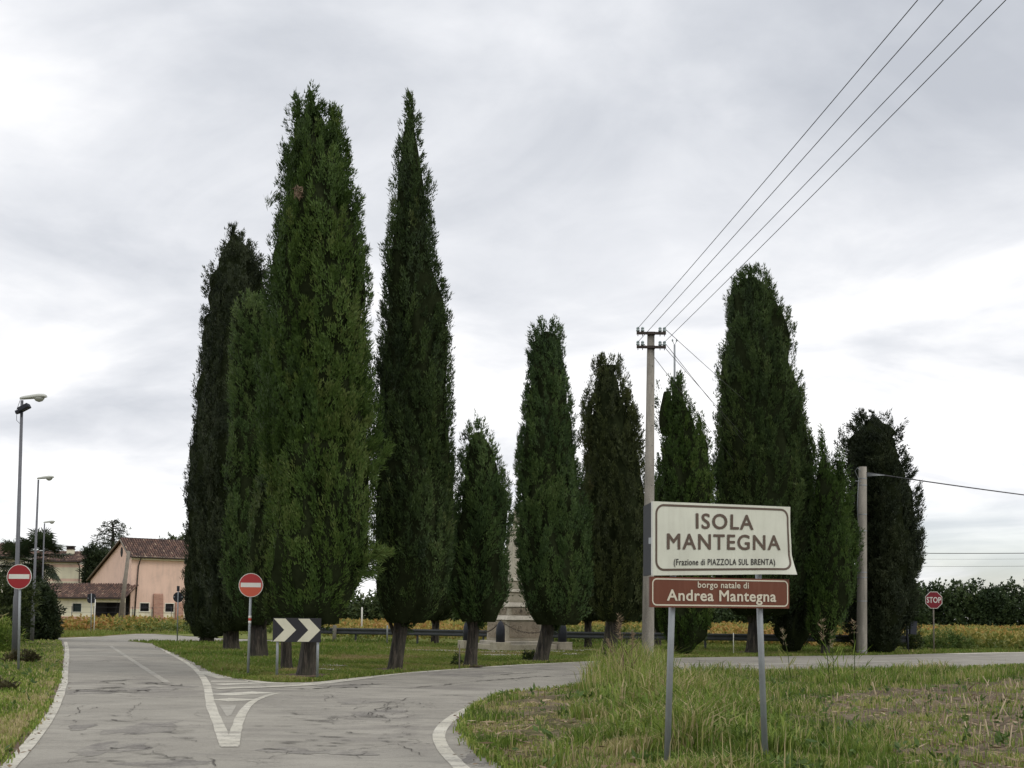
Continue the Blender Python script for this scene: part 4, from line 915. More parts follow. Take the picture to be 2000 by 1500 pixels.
# spiky evergreen and cedar behind the annex, round tree behind the pink house
shrub('magnolia_tree', 'dark spiky evergreen tree between the cream house and the pink gable', 'tree', place(192, 130),
      [((0, 0, 5.4), (1.6, 1.0, 2.1)), ((-0.8, 0, 7.2), (0.9, 0.8, 1.4)), ((0.7, 0, 6.9), (1.0, 0.8, 1.3)), ((-1.0, 0, 3.9), (0.9, 0.8, 1.7)), ((0.2, 0, 3.2), (1.6, 1.0, 1.9))], 'leaf_dark', 3000, 0.48, 0.13, stem=0.15)
def cedar():
    x, Y, _ = place(214, 142)
    t = thing('cedar_tree', 'open cedar with drooping tiers showing above the pink gable', 'tree', (x, Y, 0))
    MB().tube([(0, 0, -0.1), (0.1, 0, 6), (0.1, 0, 11), (-0.1, 0, 12.6)], [0.4, 0.32, 0.16, 0.04], 9).build('trunk', M['bark'], t)
    mb = MB(); PP, OO = [], []; r = random.Random(4)
    for i in range(46):
        h = 6.6 + 5.9*(i/46)**0.9; az = i*2.4 + r.random()*0.6; l = (1.0 - ((h-6.0)/7.4)**1.5)*4.4*r.uniform(0.6, 1.08) + 0.6
        d = Vector((math.cos(az), math.sin(az), 0)); p = [Vector((0.1, 0, h)), Vector((0.1, 0, h)) + d*l*0.5 + Vector((0, 0, 0.25)), Vector((0.1, 0, h)) + d*l + Vector((0, 0, -0.12*l))]
        mb.tube(p, [0.07, 0.045, 0.015], 5)
        for q in range(int(16*l/3)):
            u = r.uniform(0.25, 1.05); c = p[1].lerp(p[2], (u-0.5)*2) if u > 0.5 else p[0].lerp(p[1], u*2)
            PP.append(c + Vector((r.gauss(0, 0.25), r.gauss(0, 0.25), r.gauss(-0.06, 0.1)))); OO.append((d.x*0.6, d.y*0.6, -0.2))
    mb.build('limb', M['bark'], t)
    P = np.array(PP); O = np.array(OO) + RNG.normal(size=(len(PP), 3))*0.3
    V, Q, T = sprays(P, O/np.linalg.norm(O, axis=1)[:, None], O, 6, np.full(len(P), 0.42), 0.08, 0.6, 0.45+0.2*RNG.normal(size=len(P)))
    link_mesh('crown', np_mesh('crown', V, Q, None, T), M['leaf_dark'], t)
cedar()
shrub('round_tree', 'round green tree crown above the ridge of the pink house', 'tree', place(345, 158),
      [((0, 0, 9.3), (2.9, 2.6, 2.5)), ((1.8, 0, 8.8), (2.2, 2.2, 2.4)), ((-1.6, 0, 8.6), (1.6, 1.8, 1.9)), ((0, 0, 6.5), (2.6, 2.4, 2.6))], 'leaf_mid', 3000, 0.4, 0.16, stem=0.2)

# the wood along the far edge of the fields, one mass
def far_wood():
    VV, QQ, TT = [], [], []; nv = 0
    X = np.arange(-56, 125, 1.55)
    for i, x in enumerate(X):
        right = np.clip((x-52)/12, 0, 1); Y = 205 + 3*math.sin(i*0.7) + RNG.uniform(-4, 4)
        h = (3.6 + 3.6*right + (1.2 if x < 2 else 0))*RNG.uniform(0.9, 1.12)
        for q in range(3):
            r = (RNG.uniform(1.6, 2.4), 1.6, RNG.uniform(0.30, 0.48)*h)
            P, d = blob_points((x+RNG.uniform(-1, 1), Y+RNG.uniform(-1.5, 1.5), h*(0.22+0.24*q)), r, 190 if right > 0.3 else 110, i*3+q)
            P[:, 2] = np.maximum(P[:, 2], 0.1)
            V, Q, T = leafcloud(P, d, np.clip((0.30 if x > 2 else 0.75) + 0.16*RNG.normal() + 0.14*RNG.normal(size=len(P)), 0, 1), 0.62, 0.34, 4)
            VV.append(V); QQ.append(Q+nv); TT.append(T); nv += len(V)
    o = link_mesh('far_wood', np_mesh('far_wood', np.concatenate(VV), np.concatenate(QQ), None, np.concatenate(TT)), M['leaf_wood'])
    tag(o, 'dark green wood along the far edge of the yellow field', 'wood', None, 'stuff')
far_wood()

# crops in the fields
def crop(name, poly, n, y0, y1, h, label, xk=0.47, p=1.5, xm=6, off=0.0):
    P = sample(poly, n, y0, y1, p, xk, xm); k = len(P)
    hh = h*(0.8 + 0.14*vnoise(P, 0.12, 31) + 0.1*RNG.normal(size=k)); q = RNG.random(k)**0.6
    PP = np.column_stack([P, np.maximum(hh*q, 0.05)])
    D = RNG.normal(size=(k, 3))*0.6 + np.array([0, 0, 0.8]); D /= np.linalg.norm(D, axis=1)[:, None]
    tn = 0.5 + off + 0.20*vnoise(P, 0.06, 33) + 0.12*vnoise(P, 0.3, 34) + (q-0.7)*0.5
    V, Q, T = sprays(PP, D, RNG.normal(size=(k, 3)), 3, np.full(k, 0.26), 0.15, 0.6, tn)
    tag(link_mesh(name, np_mesh(name, V, Q, None, T), M['soy']), label, 'crop', None, 'stuff')
crop('yellow_crop', [(-10, 66), (20, 58.5), (29, 55.2), (34, 55), (60, 54), (130, 190), (-40, 190)], 62000, 54, 185, 0.75, 'yellowing crop in the field behind the ring of cypresses')
crop('yellow_crop', [(-60, 84), (-29, 84.5), (-27.5, 82.5), (-12, 84), (-14, 104), (-60, 104)], 26000, 82, 104, 0.95, 'yellow orange weeds and crop in front of the pink house', 0.6, 0.2, 2, -0.05)

# ------------------------------------------------------------------ grass
def hmap_right(P):
    return 0
def grasses():
    y0, y1 = 10.3, 36
    # short mown turf by the kerb, patchy and dry
    P = sample(right_field, 330000, y0, y1, 1.9, 0.45, 1.2)
    d = edge_dist(rf_edge, P, False); wob = np.stack([vnoise(P, 0.5, 43), vnoise(P, 0.5, 44)], 1)*0.45 + RNG.normal(size=(len(P), 2))*0.18; mo = inside(MOWN, P+wob); so = inside(SOIL, P+wob*0.7); sd = edge_dist(SOIL, P)
    n1 = vnoise(P, 0.45, 41); n2 = vnoise(P, 1.3, 42)
    mg = edge_dist(MOWN, P)
    # height field of the vegetation in metres
    h = 0.20 + 0.07*n1 + 0.04*n2
    h = np.where(mo, 0.05 + 0.025*np.clip(n2, -1, 2) + 0.10*np.clip(1-mg/0.5, 0, 1)*(d > 0.5), h)
    h = np.where(so, np.minimum(h, 0.11), h)
    h = np.where(d < 0.35, np.minimum(h, 0.12+0.05*n2), h)
    tall = gpoly([(1135, 1352), (1215, 1328), (1300, 1322), (1335, 1345), (1500, 1400), (1560, 1460), (1650, 1600), (1290, 1600), (1235, 1500), (1190, 1410)])
    tl = inside(tall, P); td = np.clip(edge_dist(tall, P)/1.2, 0, 1)
    h = np.where(tl, h + td*(0.03 + 0.09*n2 + 0.06*n1), h)
    h = h*(1 + 0.18*vnoise(P, 0.22, 58)); h = h*np.where((P[:, 0] > 0.8) & (P[:, 0] < 3.6) & (P[:, 1] < 12.3), 0.45, 1.0)
    keep = RNG.random(len(P)) < np.where(so, np.where(sd > 0.5, 0.13, 0.35) + 0.20*np.clip(n1, -0.5, 2), np.where(mo, 0.46 + 0.34*n1 + 0.15*n2, 0.85))
    P, h, mo, so, n1, n2, tl = P[keep], h[keep], mo[keep], so[keep], n1[keep], n2[keep], tl[keep]
    h = np.clip(h*RNG.uniform(0.5, 1.25, len(P)), 0.025, 1.2)
    tint = 0.29 + 0.10*n1 + 0.14*RNG.normal(size=len(P)) + np.where(mo, 0.32 - 0.06*n2, 0) + np.where(so, 0.14, 0)
    dead = RNG.random(len(P)) < np.where(mo, 0.42, 0.07) + np.where(n1 > 0.6, 0.22, 0); tint[dead] = RNG.uniform(0.8, 1.0, dead.sum())
    w = np.where(tl, 0.014, 0.010)*RNG.uniform(0.7, 1.4, len(P))*(1 + (P[:, 1]-10)/30)
    blades('grass', P, h, w, M['grass'], np.clip(tint, 0, 1), 0.03, np.where(h > 0.25, 0.55, 0.4), 'short and tall green grass with dry patches on the roadside field')
    # big coarse blades of the tall weeds
    P = sample(tall, 90000, y0, y1, 1.7, 0.45, 1.2); n1 = vnoise(P, 0.5, 51)
    keep = RNG.random(len(P)) < np.clip(0.22 + 0.25*n1, 0.02, 1); P = P[keep]; n1 = n1[keep]
    h = np.clip(RNG.uniform(0.14, 0.40, len(P)) + 0.10*n1, 0.10, 0.7)*np.where(P[:, 1] < 12.3, 0.45, 1.0)
    tint = np.clip(0.40 + 0.13*RNG.normal(size=len(P)), 0, 0.8); dead = RNG.random(len(P)) < 0.08; tint[dead] = RNG.uniform(0.85, 1, dead.sum())
    blades('tall_grass', P, h, RNG.uniform(0.014, 0.036, len(P)), M['grass'], tint, 0.02, RNG.uniform(0.5, 1.3, len(P)), 'coarse tall grass round the posts of the town sign')
    # thin pale flowering stems standing above the turf
    P = sample(right_field, 5500, y0, y1, 1.5, 0.45, 1.2); P = P[~inside(MOWN, P) & (edge_dist(rf_edge, P, False) > 0.4)]
    P = P[RNG.random(len(P)) < np.clip(0.4 + 0.35*vnoise(P, 0.4, 55), 0, 1)*np.where(inside(SOIL, P), 0.35, 1)]
    blades('flowering_grass', P, RNG.uniform(0.2, 0.62, len(P)), RNG.uniform(0.005, 0.011, len(P)), M['grass'], RNG.uniform(0.55, 1.0, len(P)), 0.02, RNG.uniform(0.05, 0.5, len(P)), 'thin pale flowering grass stems on the roadside field')
    # the feathery clump at the foot of the concrete pole
    cl = gpoly([(1130, 1350), (1170, 1322), (1235, 1312), (1300, 1312), (1320, 1330), (1275, 1362), (1190, 1372)])
    P = sample(cl, 60000, 18, 36, 1.4, 0.3, 1.0); cx, cy = G(1240, 1330).xy
    r = np.hypot((P[:, 0]-cx)/2.0, (P[:, 1]-cy)/5.0); keep = RNG.random(len(P)) < np.clip(1.1 - 0.6*r, 0.03, 0.8); P = P[keep]; r = r[keep]
    h = np.clip((1.3 - 0.6*r)*RNG.uniform(0.3, 1.12, len(P)), 0.1, 1.5)
    tint = np.clip(0.52 + 0.15*RNG.normal(size=len(P)), 0, 0.9); dead = RNG.random(len(P)) < 0.2; tint[dead] = RNG.uniform(0.8, 1, dead.sum())
    blades('tall_grass', P, h, RNG.uniform(0.010, 0.02, len(P)), M['grass'], tint, 0.02, RNG.uniform(0.25, 0.8, len(P)), 'tall feathery grass clump at the foot of the tall concrete pole')
    # broad leaved weeds
    P = np.concatenate([sample(right_field, 4500, y0, 30, 1.7, 0.45, 1.0), sample(left_verge, 4000, 11, 45, 1.6, 0.46, 1.0)]); P = P[RNG.random(len(P)) < np.clip(0.10 + 0.3*vnoise(P, 0.6, 57), 0, 1)*np.where(inside(MOWN, P), 0.25, 1)]; n = len(P)
    PP = np.column_stack([P, RNG.uniform(0.04, 0.16, n)]); D = np.column_stack([RNG.normal(size=(n, 2))*0.5, np.full(n, 0.6)]); D /= np.linalg.norm(D, axis=1)[:, None]
    V, Q, T = sprays(PP, D, np.tile([[0.1, -0.6, 0.8]], (n, 1)), 6, RNG.uniform(0.07, 0.15, n), RNG.uniform(0.025, 0.055, n), 0.7, RNG.uniform(0.0, 0.6, n))
    V[:, 2] = np.maximum(V[:, 2], 0.02)
    tag(link_mesh('broad_weeds', np_mesh('broad_weeds', V, Q, None, T), M['leaf_weed']), 'broad leaved weeds scattered in the roadside grass', None, None, 'stuff')
    # left verge
    P = sample(left_verge, 420000, 10.5, 66, 1.6, 0.47, 2.0); n1 = vnoise(P, 0.3, 61); n2 = vnoise(P, 1.1, 62); d = edge_dist(lv_edge, P, False)
    far = np.clip((d-1.5)/3, 0, 1)
    h = (0.07 + 0.02*n2 + 0.22*far + 0.05*far*n1)*RNG.uniform(0.5, 1.3, len(P))
    tint = 0.45 + 0.10*n1 + 0.14*RNG.normal(size=len(P)) + 0.25*np.clip(1-d/0.5, 0, 1) + np.where(P[:, 1] < 24, 0.08, -0.03)
    dead = RNG.random(len(P)) < 0.14; tint[dead] = RNG.uniform(0.8, 1.0, dead.sum())
    keep = RNG.random(len(P)) < np.clip(0.5 + d*0.6, 0, 1)
    P, h, tint = P[keep], h[keep], tint[keep]
    blades('grass', P, np.clip(h, 0.02, 0.5), RNG.uniform(0.008, 0.014, len(P))*(1+P[:, 1]/22), M['grass'], np.clip(tint, 0, 1), 0.03, 0.45, 'grass on the verge left of the road')
    # island lawn
    P = sample(island, 330000, 25, 72, 1.9, 0.47, 1.0)
    keep = (P[:, 1] < 62) | (P[:, 0] > 0)
    for bx_, by_, r_ in TRUNKS:
        c_ = G(bx_, by_); keep &= np.hypot(P[:, 0]-c_.x, P[:, 1]-c_.y) > r_*RNG.uniform(0.55, 1.15, len(P))
    P = P[keep]
    n1 = vnoise(P, 0.12, 71); n2 = vnoise(P, 0.6, 72); d = edge_dist(isl_front, P, False)
    left = P[:, 0] < -6 + (P[:, 1]-28)*0.02
    h = np.where(left, 0.10, 0.055)*(1+0.25*n2)*RNG.uniform(0.5, 1.3, len(P))
    back = P[:, 1] > 60 - 0.35*(P[:, 0]+10); h = np.where(back, h*2.2, h)
    h = np.where(d < 0.4, h*1.3, h)
    tint = 0.48 + 0.13*n1 + 0.10*n2 + 0.10*RNG.normal(size=len(P)) + np.where(left, -0.05, 0.12) + np.where(back, -0.15, 0)
    dead = RNG.random(len(P)) < 0.06; tint[dead] = 0.95
    blades('lawn_grass', P, np.clip(h, 0.015, 0.4), RNG.uniform(0.010, 0.018, len(P))*(1+P[:, 1]/25), M['lawn'], np.clip(tint, 0, 1), 0.025, 0.4, 'mown grass under the ring of cypresses')
    # near edge of the crossing road
    P = sample(far_left, 60000, 66, 86, 0.5, 0.48, 4); keep = P[:, 1] < 85; P = P[keep]; n1 = vnoise(P, 0.2, 81)
    blades('grass', P, 0.16*(1+0.3*n1)*RNG.uniform(0.5, 1.4, len(P)), RNG.uniform(0.04, 0.06, len(P)), M['lawn'], np.clip(0.5+0.12*n1+0.1*RNG.normal(size=len(P)), 0, 1), 0.02, 0.4, 'grass strip beyond the crossing road')
    # ragged turf and litter along the road edges
    for nm, edge, lo, hi, hh, mt, cnt in (('grass', rf_edge, 10.3, 40, 0.09, 'grass', 9000), ('grass', lv_edge, 10.3, 60, 0.07, 'grass', 7000), ('lawn_grass', isl_front, 24, 60, 0.08, 'lawn', 9000)):
        E = np.array(edge); sl = np.hypot(*np.diff(E, axis=0).T); cs = np.concatenate([[0], np.cumsum(sl)]); u = RNG.random(cnt)*cs[-1]
        P = np.stack([np.interp(u, cs, E[:, 0]), np.interp(u, cs, E[:, 1])], 1) + RNG.normal(size=(cnt, 2))*0.045
        P = P[(P[:, 1] > lo) & (P[:, 1] < hi)]; gn = vnoise(P, 0.5, 77); P = P[RNG.random(len(P)) < np.clip(0.5+0.4*gn, 0.05, 1)]; n = len(P)
        blades(nm, P, hh*RNG.uniform(0.4, 1.6, n), RNG.uniform(0.009, 0.016, n)*(1+P[:, 1]/25), M[mt], np.clip(0.5+0.18*RNG.normal(size=n), 0, 1), 0.005, 0.6, 'ragged grass overhanging the road edge')
        P = np.stack([np.interp(u, cs, E[:, 0]), np.interp(u, cs, E[:, 1])], 1)[:cnt//7] + RNG.normal(size=(cnt//7, 2))*0.13; P = P[(P[:, 1] > lo) & (P[:, 1] < hi)]; n = len(P)
        D = RNG.normal(size=(n, 3))*np.array([1, 1, 0.15]); D /= np.linalg.norm(D, axis=1)[:, None]
        V, Q, T = sprays(np.column_stack([P, np.full(n, 0.013)]), D, np.tile([[0, 0, 1.0]], (n, 1)), 1, RNG.uniform(0.03, 0.09, n), RNG.uniform(0.012, 0.03, n), 0.1, RNG.uniform(0, 0.25, n))
        V[:, 2] = np.maximum(V[:, 2], 0.006)
        tag(link_mesh('leaf_litter', np_mesh('leaf_litter', V, Q, None, T), M['dry']), 'dry leaf litter along the road edge', None, None, 'stuff')
    # corn stubble
    pts = []
    ax = np.array([0.93, 0.36]); bx = np.array([-0.36, 0.93])
    for i in range(-40, 60):
        for j in range(-40, 60):
            p = np.array([7.5, 17.5]) + ax*i*0.24 + bx*j*0.75 + RNG.normal(size=2)*np.array([0.06, 0.05]); pts.append(p)
    P = np.array(pts); P = P[inside(SOIL, P) & inside(right_field, P) & (P[:, 0] < 0.46*P[:, 1]+1.5) & (P[:, 1] > 9.5)]
    P = P[inside(gpoly([(1760, 1352), (1870, 1345), (2080, 1336), (2500, 1345), (2400, 1480), (1960, 1470), (1840, 1440), (1780, 1400)]), P) | (RNG.random(len(P)) < 0.12)]
    P = P[RNG.random(len(P)) < 0.62 + 0.35*vnoise(P, 0.25, 91)]
    V, Q, T = [], [], []
    for p in P:
        h = RNG.uniform(0.08, 0.30); lx, ly = RNG.normal(size=2)*0.06; r = RNG.uniform(0.006, 0.013); t = RNG.uniform(0.1, 0.95); b = len(V)
        for z, s in ((0, 1.2), (1, 0.8)):
            for a in range(4): V.append((p[0]+lx*z+r*s*math.cos(a*1.571), p[1]+ly*z+r*s*math.sin(a*1.571), 0.02+h*z))
        for a in range(4): Q.append((b+a, b+(a+1) % 4, b+4+(a+1) % 4, b+4+a)); T.append(t)
        Q.append((b+4, b+5, b+6, b+7)); T.append(min(1, t+0.2))
    tag(link_mesh('corn_stubble', np_mesh('corn_stubble', V, np.array(Q), None, T), M['dry']), 'pale cut corn stalks in rows on the brown soil', 'stubble', None, 'stuff')
    # straw and dead leaves lying on the soil and the mown patch
    P = np.concatenate([sample(SOIL, 16000, 10.3, 34, 1.7, 0.46, 1), sample(MOWN, 14000, 10.3, 34, 1.7, 0.46, 1)]); P = P[inside(right_field, P)]; n = len(P)
    PP = np.column_stack([P, RNG.uniform(0.03, 0.075, n)]); D = RNG.normal(size=(n, 3))*np.array([1, 1, 0.12]); D /= np.linalg.norm(D, axis=1)[:, None]
    V, Q, T = sprays(PP, D, np.tile([[0, 0, 1.0]], (n, 1)), 1, RNG.uniform(0.06, 0.22, n), RNG.uniform(0.012, 0.03, n), 0.1, RNG.uniform(0, 0.8, n))
    tag(link_mesh('straw', np_mesh('straw', V, Q, None, T), M['dry']), 'scattered straw and dead leaves on the bare soil', 'straw', None, 'stuff')
grasses()

def seed_grass(label, base_px, top_px, m='grass', tint=0.7, seed=1, heads=18, name='seed_grass', cat='grass stem', spread=0.25):
    """one tall stem with leaves and an open seed head"""
    b = G(*base_px); tp = at(top_px[0], top_px[1], b.y); h = tp.z; dx = tp.x-b.x; r = random.Random(seed)
    t = thing(name, label, cat, (b.x, b.y, 0))
    MB().tube([(0, 0, -0.02), (dx*0.35, 0, h*0.5), (dx*0.9, 0, h*0.93), (dx, 0.0, h)], [0.009, 0.008, 0.005, 0.003], 5).build('stem', M['dry'] if m == 'dry' else M['grass'], t)
    n = heads; q = np.array([r.uniform(0.68, 1.0) for _ in range(n)])
    P = np.stack([dx*q, np.zeros(n), h*q], 1); a = np.array([r.uniform(0, 6.28) for _ in range(n)])
    D = np.stack([np.cos(a)*0.7, np.sin(a)*0.7, np.full(n, 0.6)], 1); D /= np.linalg.norm(D, axis=1)[:, None]
    V, Q, T = sprays(P, D, np.tile([[0, -1.0, 0.1]], (n, 1)), 4, np.full(n, h*0.075), 0.008, spread, np.full(n, tint+0.05))
    link_mesh('seed_head', np_mesh('seed_head', V, Q, None, T), M['dry'], t)
    n = 7; q = np.array([r.uniform(0.05, 0.5) for _ in range(n)]); a = np.array([r.uniform(0, 6.28) for _ in range(n)])
    P = np.stack([dx*q, np.zeros(n), h*q], 1); D = np.stack([np.cos(a)*0.6, np.sin(a)*0.6, np.full(n, 0.8)], 1); D /= np.linalg.norm(D, axis=1)[:, None]
    V, Q, T = sprays(P, D, np.tile([[0, -1.0, 0.1]], (n, 1)), 2, np.full(n, h*0.32), 0.02, 0.15, np.full(n, tint-0.15))
    link_mesh('leaf', np_mesh('leaf', V, Q, None, T), M[m], t)
seed_grass('tall green seed grass stem right of the town sign, taller of the pair', (1622, 1345), (1603, 1208), seed=3, tint=0.55)
seed_grass('shorter green seed grass stem at the right of the taller one', (1630, 1340), (1622, 1232), seed=4, tint=0.55, heads=10)
seed_grass('single upright green seed grass stem below the short concrete pole', (1670, 1348), (1668, 1215), seed=5, tint=0.5, heads=9)
seed_grass('drooping seed grass stem just left of the right post of the town sign', (1545, 1330), (1528, 1226), seed=6, tint=0.8, heads=14)
for (b, tp, s, lb) in (((1222, 1345), (1207, 1206), 11, 'tall dry reddish weed in front of the brownish cypress trunk'),
                       ((1205, 1335), (1188, 1250), 12, 'leaning dry reddish weed, lowest of the dry ones by the roadside'),
                       ((1232, 1340), (1236, 1232), 13, 'dry reddish weed nearest the tall concrete pole')):
    seed_grass(lb, b, tp, 'dry', 0.25, s, 34, 'dry_weed', 'weed', 0.5)
c_ = G(1154, 1457)
mb = MB(); mb.box((0, 0, 0.05), (0.07, 0.05, 0.012), 0.4, 0.2, 0.1); mb.box((0.03, 0.01, 0.06), (0.05, 0.04, 0.012), -0.5, -0.3, 0.4)
o_ = mb.build('litter', M['white']); o_.location = c_; tag(o_, 'crumpled white scrap of litter on the mown grass', 'litter')

# ------------------------------------------------------------------ guardrail behind the trees
def guardrail():
    line = [at(548, 1200, 62.4), at(652, 1200, 60.8), at(842, 1200, 58.4), at(1148, 1200, 55.2), at(1395, 1200, 53.6), at(1770, 1200, 52.6)]
    P = [Vector((p.x, p.y, 0)) for p in line]
    t = thing('guardrail', 'dark steel guardrail running behind the ring of cypresses', 'guardrail', P[0]); o = P[0]
    prof = [(0.0, 0.46), (0.03, 0.48), (0.045, 0.53), (0.03, 0.575), (0.0, 0.60), (0.0, 0.64), (0.03, 0.665), (0.045, 0.71), (0.03, 0.755), (0.0, 0.775)]
    mb = MB(); rows = []
    for i, p in enumerate(P):
        d = (P[min(i+1, len(P)-1)] - P[max(i-1, 0)]).normalized(); n = Vector((d.y, -d.x, 0))
        rows.append([mb.bm.verts.new(p - o + n*(u+0.06) + Vector((0, 0, z))) for u, z in prof] + [mb.bm.verts.new(p - o + n*(u+0.054) + Vector((0, 0, z))) for u, z in prof[::-1]])
    for i in range(len(rows)-1):
        k = len(rows[i])
        for j in range(k): mb.bm.faces.new((rows[i][j], rows[i][(j+1) % k], rows[i+1][(j+1) % k], rows[i+1][j]))
    mb.build('rail_beam', M['rail_metal'], t)
    L = [0]
    for i in range(1, len(P)): L.append(L[-1] + (P[i]-P[i-1]).length)
    s = 1.2
    while s < L[-1]:
        i = max(j for j in range(len(L)) if L[j] <= s); i = min(i, len(P)-2)
        p = P[i].lerp(P[i+1], (s-L[i])/(L[i+1]-L[i])) - o
        m = MB(); m.box((0, 0, 0.36), (0.10, 0.06, 0.80)); m.box((0.0, -0.035, 0.6), (0.08, 0.04, 0.2))
        c = m.build('post', M['rail_metal'], t); c.location = p; s += 3.6
guardrail()
for px, py, top, lab in ((653, 1256, 1221, 'thick short bollard post at the left end of the guardrail'),):
    b = G(px, py); h = at(px, top, b.y).z
    o = MB().lathe([(0.10, -0.05), (0.10, h-0.05), (0.06, h)], 12).build('bollard', M['concrete']); o.location = b; tag(o, lab, 'bollard')

# ------------------------------------------------------------------ monument
def monument():
    ph = R(29.1); c = G(977, 1272.5); u = Vector((math.cos(ph), math.sin(ph), 0)); v = Vector((-math.sin(ph), math.cos(ph), 0)); S = 3.02
    C = c + (u+v)*S/2
    t = thing('stone_monument', 'tiered pale stone war monument with an obelisk inside the ring of cypresses', 'monument', (C.x, C.y, 0), ph)
    def blk(name, s0, s1, z0, z1, m, bev=0.02):
        mb = MB(); r = []
        for s, z in ((s0, z0), (s1, z1)): r.append([mb.bm.verts.new((x*s/2, y*s/2, z)) for x, y in ((-1, -1), (1, -1), (1, 1), (-1, 1))])
        for j in range(4): mb.bm.faces.new((r[0][j], r[0][(j+1) % 4], r[1][(j+1) % 4], r[1][j]))
        mb.bm.faces.new(r[0][::-1]); mb.bm.faces.new(r[1])
        if bev: bmesh.ops.bevel(mb.bm, geom=list(mb.bm.edges), offset=bev, segments=1, affect='EDGES')
        return mb.build(name, M[m], t)
    def panel(parent, s, z0, z1, w, rot):
        mb = MB(); mb.box((0, -s/2-0.012, (z0+z1)/2), (w, 0.03, z1-z0))
        # carved relief: wreath and battle scene as raised lumps
        r = random.Random(int(s*100+rot*10))
        for i in range(26):
            a = r.uniform(-w*0.44, w*0.44); b = r.uniform(z0+0.06, z1-0.06)
            mb.box((a, -s/2-0.03, b), (r.uniform(0.05, 0.14), 0.03, r.uniform(0.04, 0.12)), 0, 0, r.uniform(0, 3), 0.008)
        o = mb.build('carved_panel', M['stone_panel'], parent); o.rotation_euler = (0, 0, rot); return o
    blk('step', 2.25, 2.25, 0.0, 0.42, 'stone_light'); 
    d = blk('pedestal', 1.78, 1.74, 0.42, 1.30, 'stone')
    for k in range(4): panel(d, 1.77, 0.56, 1.22, 1.45, k*math.pi/2)
    blk('cornice', 1.92, 1.62, 1.30, 1.50, 'stone_light')
    d = blk('pedestal', 1.42, 1.36, 1.50, 1.86, 'stone')
    for k in range(4): panel(d, 1.40, 1.54, 1.82, 1.05, k*math.pi/2)
    blk('cornice', 1.5, 1.22, 1.86, 2.06, 'stone_light'); blk('pedestal', 1.12, 1.06, 2.06, 2.50, 'stone')
    blk('cornice', 1.20, 1.02, 2.50, 2.64, 'stone_light'); blk('pedestal', 0.94, 0.90, 2.64, 2.98, 'stone'); blk('cornice', 1.02, 0.84, 2.98, 3.14, 'stone_light')
    blk('obelisk_shaft', 0.74, 0.56, 3.14, 4.95, 'stone_light'); blk('cornice', 0.62, 0.62, 4.95, 5.03, 'stone')
    blk('obelisk_shaft', 0.50, 0.44, 5.03, 5.40, 'stone_light')
    # eagle shaped finial
    mb = MB(); mb.lathe([(0.10, 5.4), (0.16, 5.55), (0.17, 5.75), (0.12, 5.92), (0.07, 6.0), (0.075, 6.08), (0.03, 6.15)], 10)
    for s in (-1, 1):
        for k in range(4): mb.tube([(s*0.10, 0, 5.78-k*0.05), (s*(0.30-k*0.03), 0.02, 5.95-k*0.11), (s*(0.36-k*0.05), 0.03, 5.72-k*0.1)], [0.05, 0.045, 0.015], 6)
    mb.build('finial', M['stone'], t)
    # low curb wall and corner blocks
    for k in range(4):
        mb = MB(); mb.box((0, -S/2, 0.13), (S-0.72, 0.36, 0.30), 0, 0, 0, 0.015); w = mb.build('curb_wall', M['stone'], t); w.rotation_euler = (0, 0, k*math.pi/2)
        mb = MB(); mb.box((-S/2, -S/2, 0.18), (0.64, 0.64, 0.42), 0, 0, 0, 0.02); w = mb.build('corner_block', M['stone'], t); w.rotation_euler = (0, 0, k*math.pi/2)
    # artillery shells on the corners, chains between
    pr = [(0.19, 0.39), (0.19, 0.80), (0.185, 0.92), (0.16, 1.05), (0.115, 1.17), (0.06, 1.25), (0.03, 1.27)]
    labs = ['dark artillery shell bollard on the near corner block of the monument', 'dark artillery shell bollard on the right corner block, half hidden by the cypress trunk',
            'dark artillery shell bollard on the rear corner block behind the monument', 'dark artillery shell bollard on the left corner block behind the plump cypress trunk']
    sh = None
    for k in range(4):
        a = k*math.pi/2; x, y = -S/2, -S/2; X = x*math.cos(a)-y*math.sin(a); Y = x*math.sin(a)+y*math.cos(a)
        loc = C + u*X + v*Y
        if sh is None:
            sh = thing('shell_bollard', labs[0], 'bollard', loc, 0, 'shell bollards round the monument')
            mb = MB(); mb.lathe([(r_, z-0.0) for r_, z in pr], 16); mb.build('shell', M['dark_metal'], sh)
            mb = MB()
            for q in range(3): mb.tube([(0, 0, 1.27), (0.05*math.cos(q*2.1), 0.05*math.sin(q*2.1), 1.30), (0.03*math.cos(q*2.1), 0.03*math.sin(q*2.1), 1.35)], 0.012, 5)
            mb.build('chain_ring', M['rust'], sh)
        else: copy_thing(sh, labs[k], loc)
    Ln = ['sagging chain from the near shell bollard to the right one across the carved front', 'sagging chain at the right rear of the monument', 'sagging chain at the left rear of the monument', 'sagging chain from the near shell bollard to the left one']
    for k in range(4):
        a = k*math.pi/2; b = (k+1)*math.pi/2
        def cn(a): x, y = -S/2, -S/2; return C + u*(x*math.cos(a)-y*math.sin(a)) + v*(x*math.sin(a)+y*math.cos(a))
        p, q = cn(a), cn(b); n = 34; mb = MB()
        for i in range(n):
            s = (i+0.5)/n; d = (q-p).normalized(); c0 = p.lerp(q, s) + Vector((0, 0, 1.27 - 0.55*4*s*(1-s)*0.9)); sl = -0.55*0.9*4*(1-2*s)/S
            e = Vector((d.x, d.y, sl)).normalized()*0.055; sd_ = Vector((0, 0, 0.022)) if i % 2 else Vector((-d.y, d.x, 0))*0.022
            mb.tube([c0-e, c0-e*0.6+sd_, c0+e*0.6+sd_, c0+e, c0+e*0.6-sd_, c0-e*0.6-sd_, c0-e], 0.009, 5, False)
